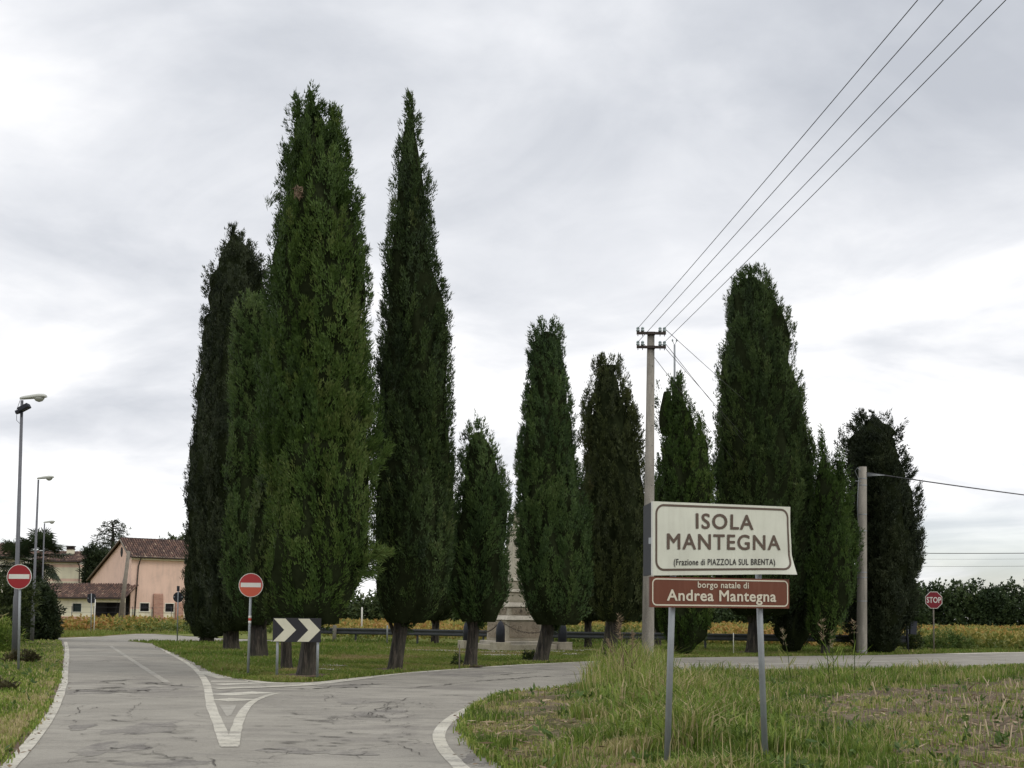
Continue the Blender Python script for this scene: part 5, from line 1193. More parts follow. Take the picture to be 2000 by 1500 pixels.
        tag(mb.build('chain', M['rust']), Ln[k], 'chain', 'chains between the shell bollards')
monument()

# ------------------------------------------------------------------ signs
def text_geo(txt, spacing=1.0):
    cu = bpy.data.curves.new('lettering', 'FONT'); cu.body = txt; cu.size = 1.0; cu.align_x = 'LEFT'; cu.space_character = spacing
    cu.resolution_u = 4
    o = bpy.data.objects.new('lettering', cu); COL.objects.link(o)
    dg = bpy.context.evaluated_depsgraph_get(); me = bpy.data.meshes.new_from_object(o.evaluated_get(dg))
    bpy.data.objects.remove(o); bpy.data.curves.remove(cu)
    V = np.array([v.co[:] for v in me.vertices]); F = [tuple(p.vertices) for p in me.polygons]; bpy.data.meshes.remove(me); return V, F
def lettering(txt, cx, base, width, cap, fn, m, parent, bold=0.02, spacing=1.06, off=0.004):
    """flat print: centred at cx, baseline at base, fitted to width and capital height; one object per word; strokes thickened
    by laying the same outline down several times, a hair apart"""
    H, _ = text_geo('H'); h0 = H[:, 1].min(); ch = H[:, 1].max() - h0
    A, _ = text_geo(txt, spacing); x0, x1 = A[:, 0].min()-bold, A[:, 0].max()+bold; out = []; words = txt.split(' ')
    shifts = [(0, 0)] + [(bold*math.cos(k*math.pi/4), bold*0.8*math.sin(k*math.pi/4)) for k in range(8)]
    for i, wd in enumerate(words):
        V, F = text_geo(wd, spacing); pre = text_geo(' '.join(words[:i+1]), spacing)[0]; sx = pre[:, 0].max() - V[:, 0].max()
        P, Q = [], []
        for q, (ax, ay) in enumerate(shifts):
            b = len(P); P += [fn(cx + (x+sx+ax-(x0+x1)/2)/(x1-x0)*width, base + (y+ay-h0)/ch*cap, off + 0.0002*q) for x, y, _ in V]
            Q += [tuple(v+b for v in f) for f in F]
        me = bpy.data.meshes.new('lettering'); me.from_pydata(P, [], Q); me.update(); out.append(link_mesh('lettering', me, m, parent))
    return out
def rrect(u0, u1, v0, v1, r, n=6):
    out = []
    for cx, cy, a in ((u1-r, v1-r, 0), (u0+r, v1-r, 90), (u0+r, v0+r, 180), (u1-r, v0+r, 270)):
        for k in range(n+1): t = R(a+90*k/n); out.append((cx+r*math.cos(t), cy+r*math.sin(t)))
    return out
def dense(poly, step):
    out = []
    for i in range(len(poly)):
        a = poly[i]; b = poly[(i+1) % len(poly)]; k = max(1, int(math.hypot(b[0]-a[0], b[1]-a[1])/step))
        out += [(a[0]+(b[0]-a[0])*j/k, a[1]+(b[1]-a[1])*j/k) for j in range(k)]
    return out
def ring(u0, u1, v0, v1, r, w, fn, m, parent, name='border', off=0.003):
    A = dense(rrect(u0, u1, v0, v1, r), 0.06); mb = MB(); 
    cu, cv = (u0+u1)/2, (v0+v1)/2; B = []
    for i, (x, y) in enumerate(A):
        a = A[i-1]; b = A[(i+1) % len(A)]; d = Vector((b[0]-a[0], b[1]-a[1])).normalized(); B.append((x - d.y*w, y + d.x*w))
    va = [mb.bm.verts.new(fn(x, y, off)) for x, y in A]; vb = [mb.bm.verts.new(fn(x, y, off)) for x, y in B]; n = len(A)
    for i in range(n): mb.bm.faces.new((va[i], va[(i+1) % n], vb[(i+1) % n], vb[i]))
    return mb.build(name, m, parent)

def town_sign():
    TLp, TRp = at(1277, 979, 11.2), at(1542, 990, 11.9)
    bl = at(1275, 1124, 11.2); br = at(1545, 1121, 11.9)
    o = Vector((bl.x, bl.y, 0)); e = Vector((br.x-bl.x, br.y-bl.y, 0)); W = e.length; e.normalize(); n = Vector((e.y, -e.x, 0))
    ang = math.atan2(e.y, e.x)
    t = thing('town_sign', 'cream place name sign reading ISOLA MANTEGNA above a brown panel on two grey posts', 'road sign', o, ang)
    zb0, zb1, zt0, zt1 = bl.z, br.z, TLp.z, TRp.z
    def bil(u, v, Wd, b0, b1, t0, t1):
        a = u/Wd; lo = b0+(b1-b0)*a; hi = t0+(t1-t0)*a; return lo+(hi-lo)*v
    Hh = ((zt0-zb0)+(zt1-zb1))/2
    def fa(u, v, w):          # u along, v 0..Hh up, w out; the lower right corner is bent forward and outward
        z = bil(u, v/Hh, W, zb0, zb1, zt0, zt1)
        k = max(0.0, (u/W - 0.80)/0.20); k2 = max(0.0, 1 - v/(0.30*Hh)); c = (k**1.5)*(k2**1.3)
        rt = max(0, (u/W-0.9)/0.1)
        wob = 0.004*math.sin(u*5)*math.sin(v*6)
        return (u + 0.022*c + 0.006*rt*math.sin(v*9), -(w + 0.07*c + wob), z - 0.008*c)
    def panel(name, fn, H, m, me_, th, nu=36, nv=18):
        mb = MB(); g = [[mb.bm.verts.new(fn(W*i/nu, H*j/nv, 0)) for j in range(nv+1)] for i in range(nu+1)]
        for i in range(nu):
            for j in range(nv): mb.bm.faces.new((g[i][j], g[i+1][j], g[i+1][j+1], g[i][j+1])).smooth = True
        p = mb.build(name, m, t)
        # folded rim behind
        mb = MB(); per = [(W*i/nu, 0) for i in range(nu+1)] + [(W, H*j/nv) for j in range(1, nv+1)] + [(W*i/nu, H) for i in range(nu-1, -1, -1)] + [(0, H*j/nv) for j in range(nv-1, 0, -1)]
        a = [mb.bm.verts.new(fn(u, v, -0.0015)) for u, v in per]; b = [mb.bm.verts.new(fn(u, v, -th)) for u, v in per]; k = len(per)
        for i in range(k): mb.bm.faces.new((a[i], a[(i+1) % k], b[(i+1) % k], b[i]))
        g = [[mb.bm.verts.new(fn(W*i/nu, H*j/nv, -0.008)) for j in range(nv+1)] for i in range(nu+1)]
        for i in range(nu):
            for j in range(nv): mb.bm.faces.new((g[i][j], g[i+1][j], g[i+1][j+1], g[i][j+1]))
        mb.build('panel_rim', me_, t); return p
    p = panel('name_panel', fa, Hh, M['sign_white'], M['sign_edge'], 0.03)
    U = lambda x: (x-93)/1537*W                    # column in the enlarged sign to metres along it
    ring(U(118), W-0.024, 0.042, Hh-0.022, 0.095, 0.021, fa, M['sign_grey'], p, 'border')
    lettering('ISOLA', U(872), Hh*(1-0.352), (1195-550)/1537*W, 0.205*Hh, fa, M['sign_grey'], p, 0.021, spacing=1.14)
    lettering('MANTEGNA', U(870), Hh*(1-0.642), (1503-238)/1537*W, 0.207*Hh, fa, M['sign_grey'], p, 0.021, spacing=1.14)
    lettering('(Frazione di PIAZZOLA SUL BRENTA)', U(873), Hh*(1-0.862), (1435-312)/1537*W, 0.084*Hh, fa, M['sign_black'], p, 0.014, spacing=1.12)
    # brown panel below
    y0, y1 = at(1270, 1186, 11.2).z, at(1543, 1188.5, 11.9).z; s0, s1 = at(1270, 1126.2, 11.2).z, at(1544, 1131.5, 11.9).z
    H2 = ((s0-y0)+(s1-y1))/2
    def fb(u, v, w): return (u-0.025, -(w + 0.003*math.sin(u*4)), bil(u, v/H2, W, y0, y1, s0, s1))
    p = panel('tourist_panel', fb, H2, M['sign_brown'], M['sign_brown_rim'], 0.03, 30, 4)
    ring(0.016, W-0.016, 0.016, H2-0.014, 0.05, 0.013, fb, M['sign_cream'], p, 'border')
    U2 = lambda x: (x-52)/1588*W
    lettering('borgo natale di', U2(862), H2*(1-0.335), (1155-565)/1588*W, 0.20*H2, fb, M['sign_cream'], p, 0.018)
    lettering('Andrea Mantegna', U2(853), H2*(1-0.770), (1480-225)/1588*W, 0.35*H2, fb, M['sign_cream'], p, 0.024)
    # posts, each leaning a little
    mi = Matrix.Rotation(-ang, 3, 'Z')
    def loc(q): return mi @ (Vector(q) - o)
    for (pt, pb, Y) in (((1320, 1190), (1310, 1535), None), ((1492, 1190), (1503.5, 1474), None)):
        k = (pt[0]-1270)/273; Y = 11.2+0.7*k
        a = loc(at(pt[0], pt[1], Y)) + Vector((0, 0.07, 0)); q = at(pb[0], pb[1], Y); b = loc(q) + Vector((0, 0.075, 0))
        d = (a-b).normalized(); top = a + d*((zt0-0.06)-a.z)/d.z; bot = b + d*((-0.15)-b.z)/d.z
        po = MB().tube([bot, top], 0.031, 16).build('post', M['galv'], t)
        for z in (y0+0.08, s0-0.06, zb0+0.12, zt0-0.16):
            c = b + d*((z-b.z)/d.z); MB().box((c.x, c.y-0.008, z), (0.10, 0.10, 0.035)).build('clamp', M['galv'], po)
    # the panel for the other direction, seen almost edge on behind the left rim
    mb = MB(); a = loc(at(1258.5, 1000, 11.72)); b = loc(at(1276, 1000, 11.24)); d = (b-a)
    for z0_, z1_ in ((zb0+0.01, zt0-0.0),):
        c = (a+b)/2; mb.box((c.x, c.y, (z0_+z1_)/2), (d.length, 0.02, z1_-z0_), math.atan2(d.y, d.x))
    mb.build('rear_panel', M['sign_back'], t)
    mb = MB(); mb.box((b.x-0.01, b.y+0.02, (zb0+zt0)/2-0.02), (0.03, 0.05, 0.06)); mb.build('bracket', M['galv'], t)
town_sign()

def disc(mb, r, y0, y1, n=40, c=(0, 0)):
    mb.prism([(c[0]+r*math.cos(2*math.pi*k/n), c[1]+r*math.sin(2*math.pi*k/n)) for k in range(n)], y0, y1, lambda u, v, w: (u, -w, v)); return mb
def no_entry(label, cpx, bpx, rad_px, red, tape=False, tilt=0.0, rz=0.0):
    b = G(*bpx); c = at(cpx[0], cpx[1], b.y); r = rad_px*b.y/F_PX
    t = thing('no_entry_sign', label, 'road sign', b, rz, 'no-entry signs'); dx = c.x-b.x; h = c.z
    po = MB().tube([(0, 0, -0.1), (dx*1.0, 0, h+r*0.7)], 0.03, 12).build('post', M['galv'], t)
    p = disc(MB(), r, 0.035, 0.05).build('sign_disc', M['white'], t); p.location = (dx, 0, h); p.rotation_euler = (0, tilt, 0)
    q = disc(MB(), r*0.95, 0.049, 0.053).build('red_disc', M[red], p)
    mb = MB(); mb.prism([(-r*0.83, -r*0.17), (r*0.83, -r*0.17), (r*0.83, r*0.2), (-r*0.83, r*0.2)], 0.049, 0.056, lambda u, v, w: (u, -w, v)); mb.build('white_bar', M['white'], p)
    disc(MB(), r*0.99, 0.02, 0.036).build('sign_back', M['galv'], p)
    if tape:
        z = at(bpx[0], 1210, b.y).z
        for k, m in enumerate(('white', 'tape', 'white')):
            s = (z + (k-1)*0.06)/(h+r*0.7); MB().tube([(dx*s, 0, z+(k-1)*0.06-0.03), (dx*s, 0, z+(k-1)*0.06+0.03)], 0.034, 12).build('tape', M[m], po)
no_entry('bright red no-entry sign in front of the lamp post at the left edge', (39, 1126.5), (36, 1311), 24.2, 'sign_red')
no_entry('faded red no-entry sign on the lawn, its lower half bleached to orange', (490.5, 1143), (484, 1323), 23.4, 'sign_red_faded', True, rz=0.1)

def chevron():
    b = G(580, 1326); Y = b.y; tl = at(533.5, 1206.5, Y); br = at(626.5, 1254.5, Y); W = br.x-tl.x; H = tl.z-br.z
    t = thing('chevron_board', 'black board with two cream chevrons pointing right, on two grey posts', 'road sign', (tl.x, Y, 0)); z0 = br.z
    p = MB().box((W/2, 0, z0+H/2), (W, 0.025, H), 0, 0, 0, 0.004).build('board', M['chev_black'], t)
    X = lambda x: (x-808)/412*W
    Z = lambda y: z0 + H*(1-(y-690)/210)
    for ch in ([(815, 696), (915, 696), (1008, 795), (911, 896), (812, 896), (906, 795)], [(1022, 696), (1119, 696), (1214, 795), (1118, 896), (1018, 896), (1112, 795)]):
        mb = MB(); mb.prism([(X(x), Z(y)) for x, y in ch], 0.012, 0.017, lambda u, v, w: (u, -w, v)); mb.build('chevron', M['chev_white'], p)
    for px in (540.5, 619.5):
        x = at(px, 1290, Y).x - tl.x; MB().tube([(x, 0.045, -0.1), (x, 0.045, z0+H*0.9)], 0.03, 12).build('post', M['galv'], t)
    MB().box((W/2, 0.022, z0+H*0.25), (W*0.94, 0.015, 0.04)).box((W/2, 0.022, z0+H*0.75), (W*0.94, 0.015, 0.04)).build('brace', M['galv'], t)
chevron()

def stop_sign():
    b = G(1824, 1276); c = at(1823, 1172, b.y); r = 16.4*b.y/F_PX/math.cos(math.pi/8)*1.0
    t = thing('stop_sign', 'red octagonal STOP sign on a thin post at the right road edge', 'road sign', b); dx = c.x-b.x; h = c.z
    oc = lambda q: [(q*math.cos(math.pi/8+k*math.pi/4), q*math.sin(math.pi/8+k*math.pi/4)) for k in range(8)]
    MB().tube([(0, 0, -0.1), (dx, 0, h+r*0.6)], 0.03, 10).build('post', M['wood_post'], t)
    f = lambda u, v, w: (u, -w, v)
    p = MB().prism(oc(r), 0.035, 0.05, f).build('sign_plate', M['white'], t); p.location = (dx, 0, h)
    MB().prism(oc(r*0.94), 0.049, 0.054, f).build('red_face', M['sign_stop'], p)
    lettering('STOP', 0, -r*0.29, r*1.58, r*0.60, lambda u, v, w: (u, -(w+0.053), v), M['white'], p, 0.02)
    MB().prism(oc(r*0.98), 0.02, 0.034, f).build('sign_back', M['galv'], p)
stop_sign()

def sign_from_behind(label, cpx, bpx, rad_px, cap, shape, extra=False):
    b = G(*bpx); c = at(cpx[0], cpx[1], b.y); r = rad_px*b.y/F_PX; dx = c.x-b.x; h = c.z
    t = thing('road_sign', label, 'road sign', b, 0, 'road signs seen from behind')
    top = at(cpx[0], cap, b.y).z
    MB().tube([(0, -0.03, -0.1), (dx, -0.03, top)], 0.03, 10).build('post', M['galv'], t)
    if shape == 'disc': p = disc(MB(), r, -0.035, -0.02).build('sign_disc', M['sign_back'], t)
    else: p = MB().prism(dense(rrect(-r, r, -r*1.05, r*1.1, r*0.6, 5), 9), -0.035, -0.02, lambda u, v, w: (u, -w, v)).build('sign_plate', M['sign_back'], t)
    p.location = (dx, 0, h)
    for s in (-1, 1): MB().tube([(s*r*0.78, 0.0, 0.02), (s*r*0.78, -0.012, 0.02)], 0.035, 8).build('bolt', M['galv'], p)
    MB().box((0, 0.012, 0.02), (r*1.7, 0.02, 0.05)).build('brace', M['dark_metal'], p)
    if extra: MB().tube([(0.17, 0.02, -0.1), (0.2, 0.02, h-0.05)], 0.03, 8).build('post', M['white'], t)
    if not extra: MB().box((dx, -0.03, top-0.04), (0.13, 0.06, 0.26)).build('post_cap', M['dark_metal'], t)
sign_from_behind('dark back of a road sign with a second white post at far left', (178.5, 1169), (178, 1237), 8.3, 1159, 'plate', True)
sign_from_behind('dark round back of a road sign on a thin post beside the leftmost cypress', (348, 1166.5), (346.5, 1254), 10.2, 1148, 'disc')

def stake(label, px, py, top, w, m, name='stake', cat='stake'):
    b = G(px, py); h = at(px, top, b.y).z
    o = MB().lathe([(w, -0.05), (w, h-0.03), (w*0.5, h)], 8).build(name, M[m]); o.location = b; tag(o, label, cat)
stake('thin grey stake just left of the plump cypress trunk', 897, 1306, 1258, 0.02, 'wood_post')
stake('thin pale pole in the grass between the two posts of the town sign', 1432.5, 1279, 1236, 0.018, 'white', 'marker_pole', 'pole')
stake('short grey wooden stub between the black conifer and the dark box post', 1747.5, 1273, 1253, 0.06, 'wood_post', 'wooden_stub', 'post')
stake('thin pale pole in the grass left of the second tallest cypress trunk', 756, 1259, 1221, 0.04, 'galv', 'marker_pole', 'pole')
stake('slender pale pole far back between the two tallest cypresses', 706, 1246, 1186, 0.05, 'white', 'marker_pole', 'pole')
def box_post():
    b = G(1774, 1276); t = thing('litter_bin', 'dark box on a black post at the right road edge left of the stop sign', 'bin', b)
    h0 = at(1774, 1239, b.y).z; h1 = at(1774, 1214, b.y).z
    MB().tube([(0, 0, -0.1), (-0.06, 0, h1-0.02)], 0.05, 10).build('post', M['dark_metal'], t)
    p = MB().box((0.17, -0.02, (h0+h1)/2), (0.32, 0.28, h1-h0), 0.25, 0, 0.06, 0.012).build('bin_box', M['dark_metal'], t)
    MB().box((0.17, -0.02, h1+0.015), (0.35, 0.31, 0.03), 0.25, 0, 0.06).build('lid', M['dark_metal'], p)
    MB().box((-0.03, -0.13, (h0+h1)/2), (0.015, 0.03, h1-h0-0.05), 0.25).build('bright_edge', M['galv'], p)
box_post()

# ------------------------------------------------------------------ street lamps
def lamps():
    s = [((28, 1296), (43, 782), 35.6), ((63, 1234), (75, 937), 57.0), ((80, 1212), (87, 1022), 84.0)]
    labs = ['nearest and tallest street lamp at the left edge, with an extra dark floodlight', 'middle street lamp of the three along the left road', 'farthest and smallest street lamp of the three along the left road']
    def make(i, arm):
        (bx, by), (tx, ty), Y = s[i]
        tp = at(tx, ty, Y); b = at(bx, by, Y); t = thing('street_lamp', labs[i], 'street lamp', (b.x, Y, 0), 0, 'street lamps along the left road')
        h = tp.z; dx = tp.x-b.x
        MB().tube([(0, 0, -0.1), (dx*0.24, 0, h*0.24), (dx*0.25, 0, h*0.25), (dx, 0, h)], [0.092, 0.086, 0.066, 0.042], 14).build('pole', M['lamp_pole'], t)
        hd = MB(); n = 10
        prof = [(-0.06, 0.045, 0.05, 0.0), (0.05, 0.07, 0.075, 0.01), (0.30, 0.10, 0.09, 0.03), (0.50, 0.13, 0.10, 0.045), (0.68, 0.12, 0.08, 0.055), (0.74, 0.07, 0.05, 0.05)]
        rings = []
        for x, w, z, zo in prof:
            rings.append([hd.bm.verts.new((dx + x*arm + 0.0, w*math.cos(a), h + 0.05 + zo*1.4 + (z*math.sin(a) if math.sin(a) > 0 else z*0.5*math.sin(a)))) for a in [k*2*math.pi/n for k in range(n)]])
        for i2 in range(len(rings)-1):
            for j in range(n): hd.bm.faces.new((rings[i2][j], rings[i2][(j+1) % n], rings[i2+1][(j+1) % n], rings[i2+1][j])).smooth = True
        hd.bm.faces.new(rings[0][::-1]); hd.bm.faces.new(rings[-1]); H = hd.build('lamp_head', M['lamp_head'], t)
        m = MB(); m.lathe([(0.03, -0.10), (0.10, -0.07), (0.15, 0.0), (0.15, 0.03)], 12); g = m.build('lamp_glass', M['lamp_lens'], H); g.location = (dx+0.52*arm, 0, h+0.06); g.scale = (1.1, 0.75, 1)
        return t, dx, h
    t, dx, h = make(0, 1.0)
    fl = MB(); fl.box((dx+0.10, -0.06, h-0.24), (0.34, 0.26, 0.14), 0, 0, -0.5, 0.02); fl.box((dx-0.08, -0.04, h-0.36), (0.16, 0.14, 0.10), 0, 0, -0.3, 0.01)
    f = fl.build('floodlight', M['dark_metal'], t)
    MB().tube([(dx, 0, h-0.52), (dx+0.06, -0.1, h-0.46), (dx+0.02, -0.06, h-0.30)], 0.014, 6).tube([(dx-0.06, 0, h), (dx-0.15, 0, h-0.3), (dx-0.14, 0, h-0.62), (dx-0.03, 0, h-0.72)], 0.008, 5).build('cable', M['dark_metal'], f)
    m1, _, _ = make(1, 1.0); make(2, -1.0 if False else 1.0)
lamps()

# ------------------------------------------------------------------ poles and wires
def wire(label, pts, r=0.008, sag=0.0, group='overhead wires', n=14, name='overhead_wire'):
    out = []
    for i in range(len(pts)-1):
        a, b = Vector(pts[i]), Vector(pts[i+1])
        for k in range(n + (i == len(pts)-2)):
            s = k/n; out.append(a.lerp(b, s) - Vector((0, 0, sag*4*s*(1-s))))
    o = Vector(out[0]); ob = MB().tube([p-o for p in out], r, 5).build(name, M['wire']); ob.location = o
    tag(ob, label, 'wire', group)
def power_pole():
    b = at(1265, 1306, 34.5); Y = 34.5; tp = at(1271.3, 652, Y); dx = tp.x-b.x; h = tp.z
    t = thing('power_pole', 'tall tapered concrete power pole with two insulator arms left of the town sign', 'power pole', (b.x, Y, 0))
    k = Y/F_PX
    MB().tube([(0, 0, -0.2), (0, 0, 0.0), (dx, 0, h)], [12.4*k, 12.4*k, 7.2*k], 18).build('pole', M['concrete'], t)
    mb = MB(); r_ = random.Random(3)
    for z in np.linspace(1.2, h-0.4, 15): s = z/h; mb.tube([(dx*s+0.05, -(12.4-5.2*s)*k*0.9-0.004, z), (dx*s+0.05, -(12.4-5.2*s)*k*0.9+0.03, z)], 0.016, 8)
    mb.build('step_hole', M['dark_metal'], t)
    ends = {}
    for row, (py, lo) in enumerate(((653, 643), (680, 671))):
        z = at(1271, py, Y).z; x0 = at(1242.5, py, Y).x-b.x; x1 = at(1299.5, py, Y).x-b.x; yy = -0.14
        a = MB().box(((x0+x1)/2, yy, z), (x1-x0, 0.07, 0.075), 0, 0, 0, 0.006).box(((x0+x1)/2+0.0, yy+0.05, z), (0.22, 0.10, 0.10)).build('cross_arm', M['rust'], t)
        for px in (1245, 1254, 1288, 1296.5):
            x = at(px, py, Y).x-b.x
            MB().tube([(x, yy, z-0.09), (x, yy, z+0.10)], 0.012, 6).build('pin', M['rust'], a)
            ins = MB(); ins.lathe([(0.03, z+0.05), (0.055, z+0.055), (0.05, z+0.10), (0.035, z+0.115), (0.05, z+0.125), (0.045, z+0.165), (0.02, z+0.185)], 10, (x, yy, 0)); ins.build('insulator', M['glass_ins'], a)
            ends[(row, px)] = Vector((b.x+x, Y+yy, z+0.15))
    return ends
ends = power_pole()
tops = [((0, 1245), (1768, 0), 'first from the left of the four wires climbing to the top edge of the sky'), ((1, 1245), (1817, 0), 'second from the left of the four wires climbing to the top edge of the sky'),
        ((0, 1296.5), (1889, 0), 'third from the left of the four wires climbing to the top edge of the sky'), ((1, 1296.5), (1936, 0), 'rightmost of the four wires climbing to the top edge of the sky')]
for key, (tx, ty), lab in tops:
    a = ends[key]; ap = (key[1], 641 if key[0] == 0 else 669)
    s = 1.55; q = at(ap[0]+(tx-ap[0])*s, ap[1]+(ty-ap[1])*s, 14.0); e = a + (q-a)*2.2
    wire(lab, [a, e], 0.008, 0.25, n=26)
for key, tp_, Y, lab in (((0, 1296.5), (1600, 905), 78, 'highest of the thin wires falling from the concrete pole behind the wide cypress'), ((1, 1288), (1600, 1010), 78, 'second highest of the thin wires falling from the concrete pole behind the wide cypress'),
                     ((1, 1296.5), (1600, 1040), 78, 'third highest of the thin wires falling from the concrete pole behind the wide cypress'), ((1, 1254), (1600, 1108), 78, 'lowest of the thin wires falling from the concrete pole behind the small cypress')):
    wire(lab, [ends[key], at(tp_[0], tp_[1], Y)], 0.009, 0.1, n=10)
def mast():
    p = at(1317.5, 673, 50.0); b = (p.x-0.03, 50.0, 0)
    t = thing('steel_mast', 'thin steel mast poking up behind the small cypress', 'mast', b)
    MB().tube([(0, 0, -0.1), (0.03, 0, p.z-1.2), (0.03, 0, p.z)], [0.10, 0.045, 0.04], 8).build('pole', M['galv'], t)
    mb = MB(); mb.tube([(-0.06, 0, p.z+0.16), (0.03, 0, p.z-0.02), (0.12, 0, p.z+0.16)], 0.018, 6); mb.build('fork', M['galv'], t)
    for s in (-0.06, 0.12): MB().lathe([(0.03, p.z+0.14), (0.04, p.z+0.18), (0.025, p.z+0.24)], 8, (s, 0, 0)).build('insulator', M['glass_ins'], t)
mast()
def short_pole():
    b = at(1683, 1278.5, 49.6); tp = at(1685, 912, 49.6); h = tp.z; dx = tp.x-b.x; k = 49.6/F_PX
    t = thing('power_pole', 'short grey concrete pole standing before the black conifer at the right', 'power pole', (b.x, 49.6, 0))
    MB().tube([(0, 0, -0.2), (0, 0, 0), (dx, 0, h)], [10.2*k, 10.2*k, 7.6*k], 16).build('pole', M['concrete'], t)
    for py in (935, 948, 1005, 1037, 1118, 1128, 1174, 1271):
        z = at(1684, py, 49.6).z; s = z/h; MB().tube([(dx*s, 0, z-0.02), (dx*s, 0, z+0.02)], (10.2-2.6*s)*k+0.006, 16, False).build('strap', M['galv'], t)
    mb = MB(); z = h-0.3
    mb.tube([(dx, -0.1, z), (dx-0.25, -0.12, z+0.25), (dx-0.36, -0.1, z+0.12), (dx-0.22, -0.1, z-0.2), (dx-0.1, -0.1, z-0.35)], 0.014, 5)
    mb.tube([(dx-0.36, -0.1, z-0.32), (dx-0.1, -0.12, z-0.33)], 0.02, 6); mb.tube([(dx-0.22, -0.1, z-0.25), (dx-0.28, -0.1, z-1.4), (dx-0.26, -0.1, z-2.1)], 0.014, 5)
    for q in range(3): mb.tube([(dx+0.1, -0.1, z-0.05*q), (dx+0.45, -0.1, z-0.02-0.03*q), (dx+0.9, -0.05, z-0.05)], 0.012, 5)
    mb.build('cable_loop', M['galv'], t)
    a = at(1692, 923, 49.5); e = at(2350, 1006, 62)
    wire('thick service cable from the short concrete pole to the right edge', [a, e], 0.028, 0.12, None, 20, 'service_cable')
short_pole()
for py, r, Y, lab in ((1078.5, 0.045, 150, 'dark wire crossing the sky above the wood at the right edge'), (1090, 0.014, 160, 'faintest wire above the wood at the right edge, upper of the two thin ones'), (1104, 0.022, 160, 'thin pale wire just above the wood at the right edge, lowest of them')):
    wire(lab, [at(1640, py+0.5, Y), at(2250, py-2, Y)], r, 0.2, 'far wires at the right edge', 16)
def wood_pole():
    b = G(232, 1233); b.y = 92; b = at(232, 1233, 92); tp = at(251.5, 1076, 92)
    t = thing('wooden_pole', 'leaning weathered wooden pole before the corner of the pink house', 'pole', (b.x, 92, 0))
    MB().tube([(0, 0, -0.2), (tp.x-b.x, 0, tp.z)], [0.19, 0.13], 12).build('pole', M['wood_post'], t)
    g = Vector((at(226, 1135, 92).x-b.x, 1.5, 0.05))
    MB().tube([(tp.x-b.x-0.15, 0, tp.z-1.2), (at(205, 1190, 92).x-b.x, 1.5, 0.0)], 0.012, 5).build('guy_wire', M['wire'], t)
wood_pole()

# ------------------------------------------------------------------ houses
def tiles(name, parent, A, U, Vv, lu, lv, seed=0, cw=0.24, rh=0.40):
    """clay pan tiles on a roof plane: A corner at the eave, U along the eave, Vv up the slope"""
    A, U, Vv = Vector(A), Vector(U).normalized(), Vector(Vv).normalized(); N = U.cross(Vv).normalized()
    nu, nv = max(1, int(lu/cw)), max(1, int(lv/rh)); cw = lu/nu; rh = lv/nv; r = np.random.default_rng(seed)
    V, Q, T = [], [], []
    b = len(V); V += [A, A+U*lu, A+U*lu+Vv*lv, A+Vv*lv]; Q.append((0, 1, 2, 3)); T.append(0.15)
    for i in range(nu):
        for j in range(nv):
            c = A + U*(cw*(i+0.5)) + Vv*(rh*j) + U*r.normal()*0.012; t = float(np.clip(0.5+0.26*r.normal(), 0, 1)); b = len(V)
            for s, lift in ((-0.03, 0.05), (rh+0.03, 0.02)):
                for a in (-1, -0.6, 0, 0.6, 1): V.append(c + U*(a*cw*0.36) + Vv*s + N*(lift + 0.085*math.cos(a*1.35)))
            for k in range(4): Q.append((b+k, b+k+1, b+6+k, b+5+k)); T.append(t)
    o = link_mesh(name, np_mesh(name, [tuple(v) for v in V], np.array(Q), None, T), M['tile'], parent); o['kind'] = 'stuff'; return o
def wall_holes(mb, u0, u1, z0, z1, holes, fn, depth=0.18):
    us = sorted({u0, u1, *[h[0] for h in holes], *[h[1] for h in holes]}); zs = sorted({z0, z1, *[h[2] for h in holes], *[h[3] for h in holes]})
    for i in range(len(us)-1):
        for j in range(len(zs)-1):
            um, zm = (us[i]+us[i+1])/2, (zs[j]+zs[j+1])/2
            if any(h[0] < um < h[1] and h[2] < zm < h[3] for h in holes): continue
            mb.face([fn(us[i], 0, zs[j]), fn(us[i+1], 0, zs[j]), fn(us[i+1], 0, zs[j+1]), fn(us[i], 0, zs[j+1])])
    for a, b, c, d in holes:
        q = [(a, c), (b, c), (b, d), (a, d)]
        for k in range(4):
            p, r_ = q[k], q[(k+1) % 4]; mb.face([fn(p[0], 0, p[1]), fn(r_[0], 0, r_[1]), fn(r_[0], depth, r_[1]), fn(p[0], depth, p[1])])
